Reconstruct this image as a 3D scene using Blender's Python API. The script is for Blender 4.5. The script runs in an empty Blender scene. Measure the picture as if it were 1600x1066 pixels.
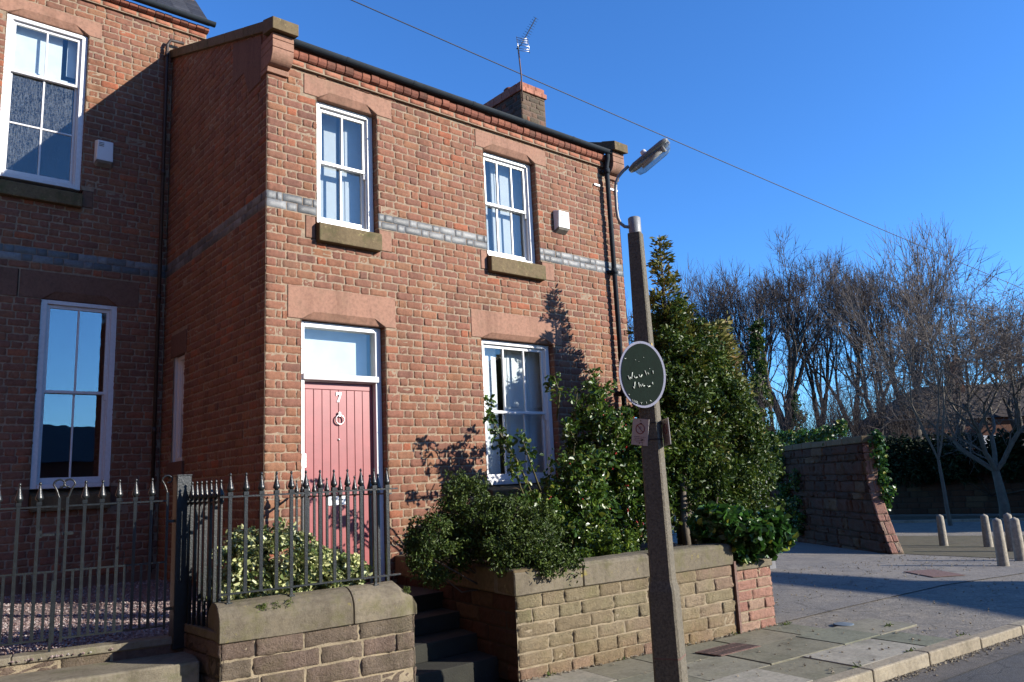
import bpy, math, random
import numpy as np
from mathutils import Matrix, Vector
R = math.radians
rng = np.random.default_rng(7)
random.seed(7)
C = bpy.context.scene.collection
scene = bpy.context.scene

# ------------------------------------------------------------------ camera
cam = bpy.data.objects.new('camera', bpy.data.cameras.new('camera'))
C.objects.link(cam)
YAW, PITCH, ROLL = 0.7142, 0.1791, -0.0495
fw = Vector((math.sin(YAW)*math.cos(PITCH), math.cos(YAW)*math.cos(PITCH), math.sin(PITCH)))
rt0 = Vector((math.cos(YAW), -math.sin(YAW), 0)); up0 = rt0.cross(fw)
rt = rt0*math.cos(ROLL)+up0*math.sin(ROLL); up = -rt0*math.sin(ROLL)+up0*math.cos(ROLL)
M = Matrix((rt, up, -fw)).transposed().to_4x4()
M.translation = Vector((-3.158, -7.487, 1.62))
cam.matrix_world = M
cam.data.sensor_width = 36; cam.data.lens = 36*1205.45/1600
cam.data.clip_end = 2000; cam.data.clip_start = .05
scene.camera = cam

# ------------------------------------------------------------------ sky and sun
SUN_A, SUN_E = R(35), R(21)            # right of the facade normal, elevation
sd = Vector((math.sin(SUN_A)*math.cos(SUN_E), -math.cos(SUN_A)*math.cos(SUN_E), math.sin(SUN_E)))
w = bpy.data.worlds.new('World'); scene.world = w; w.use_nodes = True
nt = w.node_tree; bg = nt.nodes['Background']
sky = nt.nodes.new('ShaderNodeTexSky'); sky.sky_type = 'NISHITA'; sky.sun_disc = False
sky.sun_elevation = SUN_E; sky.sun_rotation = math.atan2(sd.x, sd.y)
sky.air_density = 1.0; sky.dust_density = 0.15; sky.ozone_density = 3.0; sky.altitude = 300
tint = nt.nodes.new('ShaderNodeMix'); tint.data_type = 'RGBA'; tint.blend_type = 'MULTIPLY'; tint.inputs[0].default_value = 1
tint.inputs[7].default_value = (.64, 1.26, 2.0, 1)          # the photo's deep blue white balance
nt.links.new(sky.outputs[0], tint.inputs[6]); nt.links.new(tint.outputs[2], bg.inputs[0]); bg.inputs[1].default_value = 0.0705
sun = bpy.data.objects.new('sun', bpy.data.lights.new('sun', 'SUN')); C.objects.link(sun)
sun.data.energy = 5.0; sun.data.angle = R(.5); sun.data.color = (1, .93, .82)
sun.rotation_euler = (-sd).to_track_quat('-Z', 'Y').to_euler()
scene.view_settings.view_transform = 'Standard'; scene.view_settings.look = 'None'
scene.view_settings.exposure = 1.0; scene.view_settings.gamma = 1

# ------------------------------------------------------------------ materials
K_ = .60
def kk_(c): return tuple(x*K_ for x in c)
def new_mat(name):
    m = bpy.data.materials.new(name); m.use_nodes = True
    nt = m.node_tree; b = nt.nodes['Principled BSDF']
    return m, nt, b
def ramp(nt, fac, stops, mode='LINEAR'):
    r = nt.nodes.new('ShaderNodeValToRGB'); r.color_ramp.interpolation = mode
    e = r.color_ramp.elements
    while len(e) < len(stops): e.new(.5)
    for el, (p, c) in zip(e, stops): el.position = p; el.color = (*c, 1)
    nt.links.new(fac, r.inputs[0]); return r.outputs[0]
def noise(nt, scale, detail=4, rough=.6, vec=None, coord='Object'):
    n = nt.nodes.new('ShaderNodeTexNoise'); n.inputs['Scale'].default_value = scale
    n.inputs['Detail'].default_value = detail; n.inputs['Roughness'].default_value = rough
    if vec is None:
        t = nt.nodes.get('TC') or nt.nodes.new('ShaderNodeTexCoord'); t.name = 'TC'; vec = t.outputs[coord]
    nt.links.new(vec, n.inputs['Vector']); return n.outputs['Fac']
def mix(nt, a, b, fac, mode='MIX'):
    m = nt.nodes.new('ShaderNodeMix'); m.data_type = 'RGBA'; m.blend_type = mode
    for s, v in ((0, fac), (6, a), (7, b)):
        if isinstance(v, bpy.types.NodeSocket): nt.links.new(v, m.inputs[s])
        elif s == 0: m.inputs[0].default_value = v
        else: m.inputs[s].default_value = (*v, 1)
    return m.outputs[2]
def bump(nt, b, h, strength=.5, dist=.01):
    n = nt.nodes.new('ShaderNodeBump'); n.inputs['Strength'].default_value = strength
    n.inputs['Distance'].default_value = dist
    nt.links.new(h, n.inputs['Height']); nt.links.new(n.outputs[0], b.inputs['Normal'])
def island(nt):
    g = nt.nodes.new('ShaderNodeNewGeometry'); return g.outputs['Random Per Island']
def simple(name, col, rough=.6, metal=0, var=.25, scale=9, bmp=.15, spec=None, fine=90):
    m, nt, b = new_mat(name)
    f = noise(nt, scale, 5)
    col = kk_(col) if max(col) < .6 else tuple(x*.78 for x in col)
    d = tuple(c*(1-var) for c in col); l = tuple(min(1, c*(1+var)) for c in col)
    nt.links.new(ramp(nt, f, [(.3, d), (.7, l)]), b.inputs['Base Color'])
    b.inputs['Roughness'].default_value = rough; b.inputs['Metallic'].default_value = metal
    if spec is not None: b.inputs['Specular IOR Level'].default_value = spec
    if bmp: bump(nt, b, noise(nt, fine, 4), bmp, .01)
    return m
def blocks(name, stops, dirt=(.1, .1, .07), dirt_amt=.35, rough=.85, bs=.5, fine=140, dirt_scale=2.2, bd=.008):
    """each brick / stone its own colour, with wear and grain"""
    m, nt, b = new_mat(name)
    c = ramp(nt, island(nt), [(p, kk_(q)) for p, q in stops]); dirt = kk_(dirt)
    n1 = noise(nt, 28, 5, .7)
    c = mix(nt, c, ramp(nt, n1, [(.25, (.55, .52, .52)), (.55, (1, 1, 1)), (.8, (1.18, 1.12, 1.05))]), .8, 'MULTIPLY')
    n2 = noise(nt, dirt_scale, 6, .7)
    f = ramp(nt, n2, [(.5, (0, 0, 0)), (.75, (dirt_amt,)*3)])
    c = mix(nt, c, dirt, f)
    mp = nt.nodes.new('ShaderNodeMapping'); mp.inputs['Scale'].default_value = (3.2, 3.2, .35)
    nt.links.new(nt.nodes['TC'].outputs['Object'], mp.inputs[0])
    c = mix(nt, c, ramp(nt, noise(nt, 1, 5, .7, vec=mp.outputs[0]), [(.32, (.62, .60, .58)), (.5, (1, 1, 1)), (.75, (1.12, 1.1, 1.05))]), .75, 'MULTIPLY')
    nt.links.new(c, b.inputs['Base Color']); b.inputs['Roughness'].default_value = rough
    b.inputs['Specular IOR Level'].default_value = .25
    bump(nt, b, noise(nt, fine, 6, .75), bs*1.3, bd)
    return m
BR = [(0, (.24, .105, .08)), (.12, (.37, .15, .09)), (.3, (.31, .13, .095)), (.42, (.39, .17, .095)), (.55, (.34, .135, .095)),
      (.68, (.37, .17, .10)), (.8, (.28, .12, .09)), (.93, (.34, .14, .09)), (.97, (.46, .14, .075)), (1, (.39, .16, .1))]
BR = [(p, (c[0]*.98, c[1]*1.06, c[2]*1.02)) for p, c in BR]
brick = blocks('brick', BR, dirt=(.13, .085, .06), dirt_amt=.45)
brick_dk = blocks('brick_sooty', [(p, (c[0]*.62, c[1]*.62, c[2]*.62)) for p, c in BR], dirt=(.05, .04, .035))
brick_ch = blocks('brick_chimney', [(0, (.1, .075, .055)), (.5, (.16, .12, .08)), (.8, (.2, .12, .08)), (.86, (.42, .13, .06)), (1, (.17, .12, .09))], dirt=(.08, .09, .05))
brick_new = blocks('brick_cap', [(0, (.45, .17, .11)), (1, (.62, .27, .18))], dirt_amt=.2)
brick_cor = blocks('brick_cornice', [(0, (.42, .15, .09)), (.5, (.5, .2, .12)), (1, (.55, .24, .15))], dirt_amt=.3)
brick_den = blocks('brick_header', [(0, (.2, .08, .055)), (.5, (.33, .12, .08)), (1, (.4, .15, .09))], dirt_amt=.4)
blue = blocks('blue_brick', [(0, (.12, .13, .14)), (.5, (.18, .19, .2)), (1, (.28, .29, .3))], dirt=(.3, .31, .3), dirt_amt=.4, rough=.38, bs=.25)
mortar = simple('mortar', (.37, .275, .19), .95, var=.25, scale=14, bmp=.6)
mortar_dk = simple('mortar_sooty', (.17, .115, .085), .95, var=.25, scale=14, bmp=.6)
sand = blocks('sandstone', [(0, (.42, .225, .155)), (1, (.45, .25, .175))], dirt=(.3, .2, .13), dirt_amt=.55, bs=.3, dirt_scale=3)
sand_dk = blocks('sandstone_dark', [(0, (.23, .12, .085)), (1, (.27, .15, .105))], dirt=(.1, .08, .05), dirt_amt=.5, bs=.3)  # darker copy of the sandstone
mossy = blocks('mossy_stone', [(0, (.2, .15, .08)), (1, (.25, .18, .1))], dirt=(.09, .1, .03), dirt_amt=.9, bs=.4, dirt_scale=5)
rock = blocks('rock_faced_stone', [(0, (.25, .175, .14)), (.25, (.32, .235, .18)), (.5, (.30, .24, .175)), (.75, (.34, .24, .19)), (1, (.36, .30, .21))],
              dirt=(.13, .125, .05), dirt_amt=.7, bs=1.2, fine=60, dirt_scale=2.6, bd=.02)
rock_l = blocks('weathered_stone', [(0, (.36, .28, .17)), (.3, (.45, .36, .23)), (.6, (.40, .34, .20)), (.82, (.44, .31, .22)), (1, (.50, .41, .27))],
              dirt=(.33, .31, .14), dirt_amt=.6, bs=1.2, fine=60, dirt_scale=3.2, bd=.02)
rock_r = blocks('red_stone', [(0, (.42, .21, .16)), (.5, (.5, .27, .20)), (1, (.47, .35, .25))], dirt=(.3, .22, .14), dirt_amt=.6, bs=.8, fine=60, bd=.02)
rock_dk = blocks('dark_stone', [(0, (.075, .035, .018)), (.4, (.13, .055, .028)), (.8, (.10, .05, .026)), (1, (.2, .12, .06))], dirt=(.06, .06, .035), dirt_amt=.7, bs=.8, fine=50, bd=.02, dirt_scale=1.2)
coping = blocks('coping_stone', [(0, (.27, .24, .175)), (1, (.36, .31, .23))], dirt=(.15, .16, .07), dirt_amt=.9, bs=.5, fine=70, dirt_scale=4)
cop_w = blocks('coping_wall', [(0, (.20, .17, .12)), (1, (.27, .23, .165))], dirt=(.15, .145, .05), dirt_amt=.8, bs=.6, fine=80, dirt_scale=5)
def tintz(m, col, z0, z1, amt):
    # lower courses are a redder stone
    nt = m.node_tree; b = nt.nodes['Principled BSDF']; l = b.inputs['Base Color'].links[0].from_socket
    sp = nt.nodes.new('ShaderNodeSeparateXYZ'); nt.links.new(nt.nodes['TC'].outputs['Object'], sp.inputs[0])
    ad = nt.nodes.new('ShaderNodeMath'); ad.operation = 'MULTIPLY_ADD'; ad.inputs[1].default_value = .5; nt.links.new(noise(nt, 2.5, 4), ad.inputs[0]); nt.links.new(sp.outputs[2], ad.inputs[2])
    f = ramp(nt, ad.outputs[0], [(z0+.25, (amt,)*3), (z1+.25, (0, 0, 0))])
    nt.links.new(mix(nt, l, mix(nt, l, col, .6, 'MULTIPLY'), f), b.inputs['Base Color'])
def lichen(m, col, sc, lo, hi):
    nt = m.node_tree; b = nt.nodes['Principled BSDF']; l = b.inputs['Base Color'].links[0].from_socket
    f = ramp(nt, noise(nt, sc, 6, .75), [(lo, (0, 0, 0)), (hi, (.85,)*3)])
    nt.links.new(mix(nt, l, col, f), b.inputs['Base Color'])
tintz(rock_l, (1.0, .70, .66), .0, .32, .8)
lichen(cop_w, (.33, .27, .05), 4.5, .62, .70); lichen(cop_w, (.05, .055, .03), 9, .60, .72)
lichen(rock, (.07, .075, .02), 5, .62, .72); lichen(mossy, (.3, .28, .12), 14, .6, .7)
joint = simple('joint_mortar', (.36, .29, .19), .95, var=.3, scale=10, bmp=.7)
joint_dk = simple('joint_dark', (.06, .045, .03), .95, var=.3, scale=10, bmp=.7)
white = simple('white_paint', (.80, .80, .80), .35, var=.04, scale=30, bmp=.06)
white_old = simple('old_white_paint', (.7, .7, .72), .45, var=.08, scale=25, bmp=.15)
plaster = simple('plaster', (.62, .62, .6), .9, var=.05)
veil = simple('net_curtain', (.33, .36, .38), .9, var=.1)
shut_m = simple('shutter_paint', (.52, .54, .56), .6, var=.05)
dark_room = simple('dim_room', (.06, .06, .065), .9, var=.1)
blind_m = simple('blind', (.72, .76, .76), .8, var=.08, scale=5)
door_m = simple('door_paint', (.38, .080, .085), .42, var=.10, scale=6, bmp=.05)
iron = simple('iron_paint', (.016, .021, .024), .33, var=.3, scale=30, bmp=.2)
gutter_m = simple('gutter_paint', (.022, .032, .044), .75, var=.2, spec=.2)
slate = blocks('slate', [(0, (.05, .05, .055)), (1, (.10, .10, .105))], dirt=(.09, .09, .075), rough=.5, bs=.2)
ridge_m = simple('ridge_tile', (.09, .05, .065), .6)
concrete = simple('lamp_concrete', (.185, .16, .115), .9, var=.45, scale=60, bmp=1.0, fine=160)
boll_m = simple('bollard_concrete', (.42, .37, .29), .9, var=.3, scale=18, bmp=.6)
steel = simple('grey_steel', (.30, .31, .32), .5, metal=.1, var=.12)
plastic_w = simple('white_plastic', (.74, .74, .75), .4, var=.03, bmp=0)
plastic_g = simple('grimy_plastic', (.3, .28, .24), .5, var=.3)
dark_pl = simple('dark_slot', (.02, .02, .02), .7, var=0, bmp=0)
rust = simple('rusty_mast', (.16, .08, .055), .7, var=.5, scale=60)
alu = simple('aerial_alloy', (.55, .56, .58), .35, metal=.7)
sign_g = simple('sign_green', (.007, .022, .014), .75, var=.2, scale=30, bmp=.1, spec=.15)
sign_r = simple('sign_rim', (.42, .43, .55), .5, var=.1)
sign_t = simple('sign_lettering', (.55, .6, .52), .6, var=.3, scale=80)
plate_m = simple('notice_plate', (.58, .53, .52), .5, var=.08)
red_m = simple('red_print', (.28, .05, .07), .5, var=.2)
ink_m = simple('grey_print', (.3, .22, .25), .6, var=.2)
yellow = simple('yellow_label', (.6, .42, .12), .6)
wire_m = simple('wire', (.02, .02, .025), .6, bmp=0)
bark = simple('bark', (.085, .068, .05), .9, var=.35, scale=6, bmp=.6, fine=30)
bark_l = simple('pale_bark', (.15, .12, .085), .8, var=.3, scale=5, bmp=.4, fine=30)
twig = simple('twig', (.085, .062, .055), .85, var=.25, scale=2, bmp=0)
twig_l = simple('pale_twig', (.20, .155, .125), .8, var=.25, scale=2, bmp=0)
stem_m = simple('green_stem', (.12, .11, .04), .7)
iron_rust = simple('rusty_iron', (.2, .11, .085), .8, var=.4, scale=40, bmp=.6)
soil = simple('soil', (.05, .035, .022), .95, var=.4, scale=12, bmp=.9, fine=30)
silver = simple('door_furniture', (.75, .72, .68), .3, metal=.6, var=.05)
grey_post = simple('grey_post', (.17, .17, .18), .7)
cov_blue = simple('cover_blue', (.14, .18, .22), .8)

def leaf_mat(name, stops, rough=.28, trans=.25, spec=.6):
    m, nt, b = new_mat(name)
    c = ramp(nt, island(nt), [(p, tuple(x*.86 for x in q)) for p, q in stops])
    c = mix(nt, c, ramp(nt, noise(nt, 3.5, 3), [(.3, (.62, .66, .6)), (.7, (1.25, 1.2, 1.1))]), .8, 'MULTIPLY')
    nt.links.new(c, b.inputs['Base Color']); b.inputs['Roughness'].default_value = rough
    b.inputs['Specular IOR Level'].default_value = spec
    t = nt.nodes.new('ShaderNodeBsdfTranslucent'); nt.links.new(c, t.inputs[0])
    mx = nt.nodes.new('ShaderNodeMixShader'); mx.inputs[0].default_value = trans
    nt.links.new(b.outputs[0], mx.inputs[1]); nt.links.new(t.outputs[0], mx.inputs[2])
    nt.links.new(mx.outputs[0], nt.nodes['Material Output'].inputs[0])
    return m
holly_m = leaf_mat('holly_leaf', [(0, (.025, .06, .01)), (.5, (.055, .115, .015)), (.85, (.10, .165, .022)), (1, (.2, .22, .035))], .36, .25, .45)
holly2_m = leaf_mat('holly_leaf_dark', [(0, (.025, .055, .009)), (.6, (.055, .10, .013)), (.9, (.10, .145, .02)), (1, (.17, .18, .03))], .45, .25, .35)
box_m = leaf_mat('small_dark_leaf', [(0, (.024, .045, .008)), (.6, (.05, .09, .012)), (1, (.1, .14, .02))], .55, .2, .35)
conif_m = leaf_mat('conifer_leaf', [(0, (.06, .08, .015)), (.5, (.15, .16, .03)), (.85, (.24, .21, .045)), (1, (.22, .12, .04))], .6, .2, .3)
var_m = leaf_mat('variegated_leaf', [(0, (.05, .09, .025)), (.25, (.16, .22, .07)), (.45, (.42, .46, .2)), (1, (.68, .7, .4))], .4, .25, .5)
ivy_m = leaf_mat('ivy_leaf', [(0, (.02, .06, .015)), (.6, (.04, .12, .02)), (.9, (.07, .17, .025)), (1, (.3, .3, .04))], .4, .25, .5)
yel_m = leaf_mat('lime_leaf', [(0, (.04, .08, .015)), (.6, (.1, .17, .02)), (1, (.2, .27, .03))], .35, .3, .5)
moss_m = simple('moss', (.07, .08, .02), .95, var=.4, scale=60, bmp=.8)
hedge_m = leaf_mat('shaded_leaf', [(0, (.008, .018, .007)), (1, (.025, .042, .012))], .7, .05, .2)  # the hedge's shade is put into the leaf colour
berry_m = simple('berry', (.5, .02, .015), .3, bmp=0)
grass_m = leaf_mat('grass_blade', [(0, (.06, .1, .02)), (1, (.14, .18, .04))], .6, .3, .3)

def glass_mat(name, refl, rough=0.0, tint=(.93, .96, .97), film=0):
    m, nt, b = new_mat(name); nt.nodes.remove(b)
    tr = nt.nodes.new('ShaderNodeBsdfTransparent'); tr.inputs[0].default_value = (*tint, 1)
    gl = nt.nodes.new('ShaderNodeBsdfGlossy'); gl.inputs['Roughness'].default_value = rough
    fr = nt.nodes.new('ShaderNodeLayerWeight'); fr.inputs[0].default_value = .5
    pw = nt.nodes.new('ShaderNodeMath'); pw.operation = 'POWER'; pw.inputs[1].default_value = 4
    ma = nt.nodes.new('ShaderNodeMath'); ma.operation = 'MULTIPLY_ADD'; ma.inputs[1].default_value = .8; ma.inputs[2].default_value = refl
    nt.links.new(fr.outputs['Facing'], pw.inputs[0]); nt.links.new(pw.outputs[0], ma.inputs[0])
    bp = nt.nodes.new('ShaderNodeBump'); bp.inputs['Strength'].default_value = .12; bp.inputs['Distance'].default_value = .004
    nt.links.new(noise(nt, 2.5, 2), bp.inputs['Height']); nt.links.new(bp.outputs[0], gl.inputs['Normal'])
    base = tr.outputs[0]
    if film:
        df = nt.nodes.new('ShaderNodeBsdfDiffuse'); df.inputs[0].default_value = (.5, .55, .6, 1)
        tc = nt.nodes.get('TC'); mp = nt.nodes.new('ShaderNodeMapping'); mp.inputs['Scale'].default_value = (110, 110, 14)
        nt.links.new(tc.outputs['Object'], mp.inputs[0])
        f1 = noise(nt, 1, 4, .7, vec=mp.outputs[0]); f2 = noise(nt, 55, 3)
        cr = ramp(nt, f1, [(.45, (0, 0, 0)), (.75, (film,)*3)])
        ml = mix(nt, cr, (film*.6,)*3, ramp(nt, f2, [(.5, (0, 0, 0)), (.7, (1, 1, 1))]))
        m1 = nt.nodes.new('ShaderNodeMixShader'); nt.links.new(ml, m1.inputs[0])
        nt.links.new(tr.outputs[0], m1.inputs[1]); nt.links.new(df.outputs[0], m1.inputs[2]); base = m1.outputs[0]
    mx = nt.nodes.new('ShaderNodeMixShader'); nt.links.new(ma.outputs[0], mx.inputs[0])
    nt.links.new(base, mx.inputs[1]); nt.links.new(gl.outputs[0], mx.inputs[2])
    nt.links.new(mx.outputs[0], nt.nodes['Material Output'].inputs[0])
    return m
glass = glass_mat('window_glass', .07)
glass_sky = glass_mat('window_glass_strong', .16)
glass_wet = glass_mat('misted_glass', .05, film=.16)
lamp_glass = glass_mat('lantern_bowl', .05, tint=(.75, .75, .72), film=.35)

# ground materials
def asphalt(name, lo, hi, sc=140, patch=1.2):
    m, nt, b = new_mat(name)
    a = ramp(nt, noise(nt, sc, 3, .8), [(.3, kk_(lo)), (.72, kk_(hi))])
    c = mix(nt, a, ramp(nt, noise(nt, patch, 5, .65), [(.3, (.65, .66, .7)), (.7, (1.25, 1.2, 1.12))]), .8, 'MULTIPLY')
    if patch > 1:
        vo = nt.nodes.new('ShaderNodeTexVoronoi'); vo.feature = 'DISTANCE_TO_EDGE'; vo.inputs['Scale'].default_value = .9
        nz_ = nt.nodes.new('ShaderNodeTexNoise'); nz_.inputs['Scale'].default_value = 3; nz_.inputs['Detail'].default_value = 5
        nt.links.new(nt.nodes['TC'].outputs['Object'], nz_.inputs['Vector'])
        va = nt.nodes.new('ShaderNodeVectorMath'); va.operation = 'MULTIPLY_ADD'; va.inputs[1].default_value = (.5, .5, .5)
        nt.links.new(nz_.outputs['Color'], va.inputs[0]); nt.links.new(nt.nodes['TC'].outputs['Object'], va.inputs[2]); nt.links.new(va.outputs[0], vo.inputs['Vector'])
        ck = ramp(nt, vo.outputs['Distance'], [(.004, (.45,)*3), (.014, (1, 1, 1))]); c = mix(nt, c, ck, .8, 'MULTIPLY')
        c = mix(nt, c, ramp(nt, noise(nt, 9, 5, .8), [(.35, (.75, .74, .7)), (.6, (1.1, 1.1, 1.1))]), .8, 'MULTIPLY')
    nt.links.new(c, b.inputs['Base Color']); b.inputs['Roughness'].default_value = .85
    bump(nt, b, noise(nt, sc, 3, .8), .9, .01)
    return m
road_m = asphalt('road_asphalt', (.03, .032, .035), (.17, .17, .17), 70)
drive_m = asphalt('drive_asphalt', (.11, .10, .085), (.44, .40, .35), 55)
gut_m = asphalt('gutter_asphalt', (.10, .09, .08), (.22, .2, .175), 90)
pad_m = asphalt('crossing_asphalt', (.14, .125, .10), (.42, .375, .31), 40, 3)
flag_m = blocks('flagstone', [(0, (.25, .24, .17)), (.3, (.32, .29, .21)), (.5, (.22, .24, .17)), (.75, (.38, .34, .26)), (.9, (.46, .43, .35)), (1, (.34, .29, .21))],
                dirt=(.14, .15, .09), dirt_amt=.55, bs=.25, fine=90, dirt_scale=3)
kerb_m = blocks('kerb_stone', [(0, (.38, .32, .23)), (1, (.48, .42, .31))], dirt=(.24, .22, .15), dirt_amt=.6, bs=.5, fine=60, dirt_scale=6)
earth_m = simple('ground_earth', (.1, .085, .05), .95, var=.4, scale=3, bmp=.5, fine=12)
pave_m = blocks('old_paving', [(0, (.13, .115, .07)), (1, (.2, .17, .11))], dirt=(.1, .11, .05), dirt_amt=.7, dirt_scale=1.5)
gravel_m = blocks('gravel_stone', [(0, (.24, .15, .14)), (.5, (.4, .3, .28)), (.85, (.48, .4, .38)), (1, (.62, .58, .55))], dirt_amt=0, bs=.2)

# ------------------------------------------------------------------ mesh helpers
class B:
    def __init__(s): s.v = []; s.f = []; s.m = []; s.n = 0; s.sm = []
    def add(s, v, f, mi=0, smooth=False):
        v = np.asarray(v, float).reshape(-1, 3); s.v.append(v)
        for q in f: s.f.append([i+s.n for i in q]); s.m.append(mi); s.sm.append(smooth)
        s.n += len(v)
    def box(s, x0, x1, y0, y1, z0, z1, mi=0, fn=None):
        v = np.array([(x, y, z) for x in (x0, x1) for y in (y0, y1) for z in (z0, z1)], float)
        if fn: v = fn(v)
        s.add(v, [(0, 1, 3, 2), (4, 6, 7, 5), (0, 4, 5, 1), (2, 3, 7, 6), (0, 2, 6, 4), (1, 5, 7, 3)], mi)
    def tube(s, pts, r, n=6, mi=0, caps=True):
        pts = [np.array(p, float) for p in pts]; k = len(pts)
        if not hasattr(r, '__len__'): r = [r]*k
        vs = []; nrm = None
        for i, p in enumerate(pts):
            d = pts[min(i+1, k-1)]-pts[max(i-1, 0)]; d = d/(np.linalg.norm(d)+1e-9)
            if nrm is None:
                a = np.array([0, 0, 1.]) if abs(d[2]) < .9 else np.array([1., 0, 0]); nrm = np.cross(d, a)
            nrm = nrm-d*(nrm@d); nrm /= np.linalg.norm(nrm)+1e-9; bn = np.cross(d, nrm)
            for j in range(n):
                t = 2*math.pi*j/n; vs.append(p+r[i]*(math.cos(t)*nrm+math.sin(t)*bn))
        f = [(i*n+j, i*n+(j+1) % n, (i+1)*n+(j+1) % n, (i+1)*n+j) for i in range(k-1) for j in range(n)]
        if caps: f += [tuple(range(n))[::-1], tuple((k-1)*n+j for j in range(n))]
        s.add(vs, f, mi, True)
    def prism(s, poly, fn, d0, d1, mi=0):
        """poly of (a,b) extruded from depth d0 to d1; fn maps (a,depth,b) rows to world"""
        n = len(poly)
        v = np.array([(a, d, b) for d in (d0, d1) for a, b in poly], float)
        if fn: v = fn(v)
        s.add(v, [tuple(range(n)), tuple(range(2*n-1, n-1, -1))]+[(i, (i+1) % n, n+(i+1) % n, n+i)[::-1] for i in range(n)], mi)
    def lathe(s, prof, c, n=16, mi=0):
        vs = [(c[0]+r*math.cos(2*math.pi*j/n), c[1]+r*math.sin(2*math.pi*j/n), c[2]+z) for r, z in prof for j in range(n)]
        k = len(prof)
        f = [(i*n+j, i*n+(j+1) % n, (i+1)*n+(j+1) % n, (i+1)*n+j) for i in range(k-1) for j in range(n)]
        f += [tuple(range(n))[::-1], tuple((k-1)*n+j for j in range(n))]
        s.add(vs, f, mi, True)
    def build(s, name, mats, parent=None, bevel=0, seg=2, tri=False):
        me = bpy.data.meshes.new(name)
        V = np.concatenate(s.v) if s.v else np.zeros((0, 3))
        lens = np.fromiter((len(q) for q in s.f), int, len(s.f))
        idx = np.fromiter((i for q in s.f for i in q), int, lens.sum())
        me.vertices.add(len(V)); me.vertices.foreach_set('co', V.ravel())
        me.loops.add(len(idx)); me.loops.foreach_set('vertex_index', idx)
        me.polygons.add(len(lens)); me.polygons.foreach_set('loop_start', np.concatenate(([0], np.cumsum(lens)[:-1])))
        me.polygons.foreach_set('loop_total', lens)
        me.polygons.foreach_set('material_index', np.array(s.m)); me.polygons.foreach_set('use_smooth', np.array(s.sm, bool))
        me.update(calc_edges=True); me.validate()
        for m in (mats if isinstance(mats, (list, tuple)) else [mats]): me.materials.append(m)
        o = bpy.data.objects.new(name, me); C.objects.link(o)
        if parent: o.parent = parent; o.matrix_parent_inverse = Matrix.Translation(-Vector(parent.location))
        if bevel:
            md = o.modifiers.new('bevel', 'BEVEL'); md.width = bevel; md.segments = seg; md.limit_method = 'ANGLE'; md.angle_limit = R(40)
        return o
def quick(name, V, F, mats, parent=None, smooth=False, mi=None):
    """numpy quads"""
    me = bpy.data.meshes.new(name); k = F.shape[1]
    me.vertices.add(len(V)); me.vertices.foreach_set('co', np.ascontiguousarray(V, float).ravel())
    me.loops.add(F.size); me.loops.foreach_set('vertex_index', np.ascontiguousarray(F, int).ravel())
    me.polygons.add(len(F)); me.polygons.foreach_set('loop_start', np.arange(0, F.size, k)); me.polygons.foreach_set('loop_total', np.full(len(F), k))
    me.polygons.foreach_set('use_smooth', np.full(len(F), smooth))
    if mi is not None: me.polygons.foreach_set('material_index', mi)
    me.update(calc_edges=True); me.validate()
    for m in (mats if isinstance(mats, (list, tuple)) else [mats]): me.materials.append(m)
    o = bpy.data.objects.new(name, me); C.objects.link(o)
    if parent: o.parent = parent; o.matrix_parent_inverse = Matrix.Translation(-Vector(parent.location))
    return o
def tag(o, label=None, cat=None, group=None, kind=None):
    if label: o['label'] = label
    if cat: o['category'] = cat
    if group: o['group'] = group
    if kind: o['kind'] = kind
    return o
def empty(name, loc, label, cat, group=None):
    o = bpy.data.objects.new(name, None); C.objects.link(o); o.location = loc; o.empty_display_size = .2
    return tag(o, label, cat, group)

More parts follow.
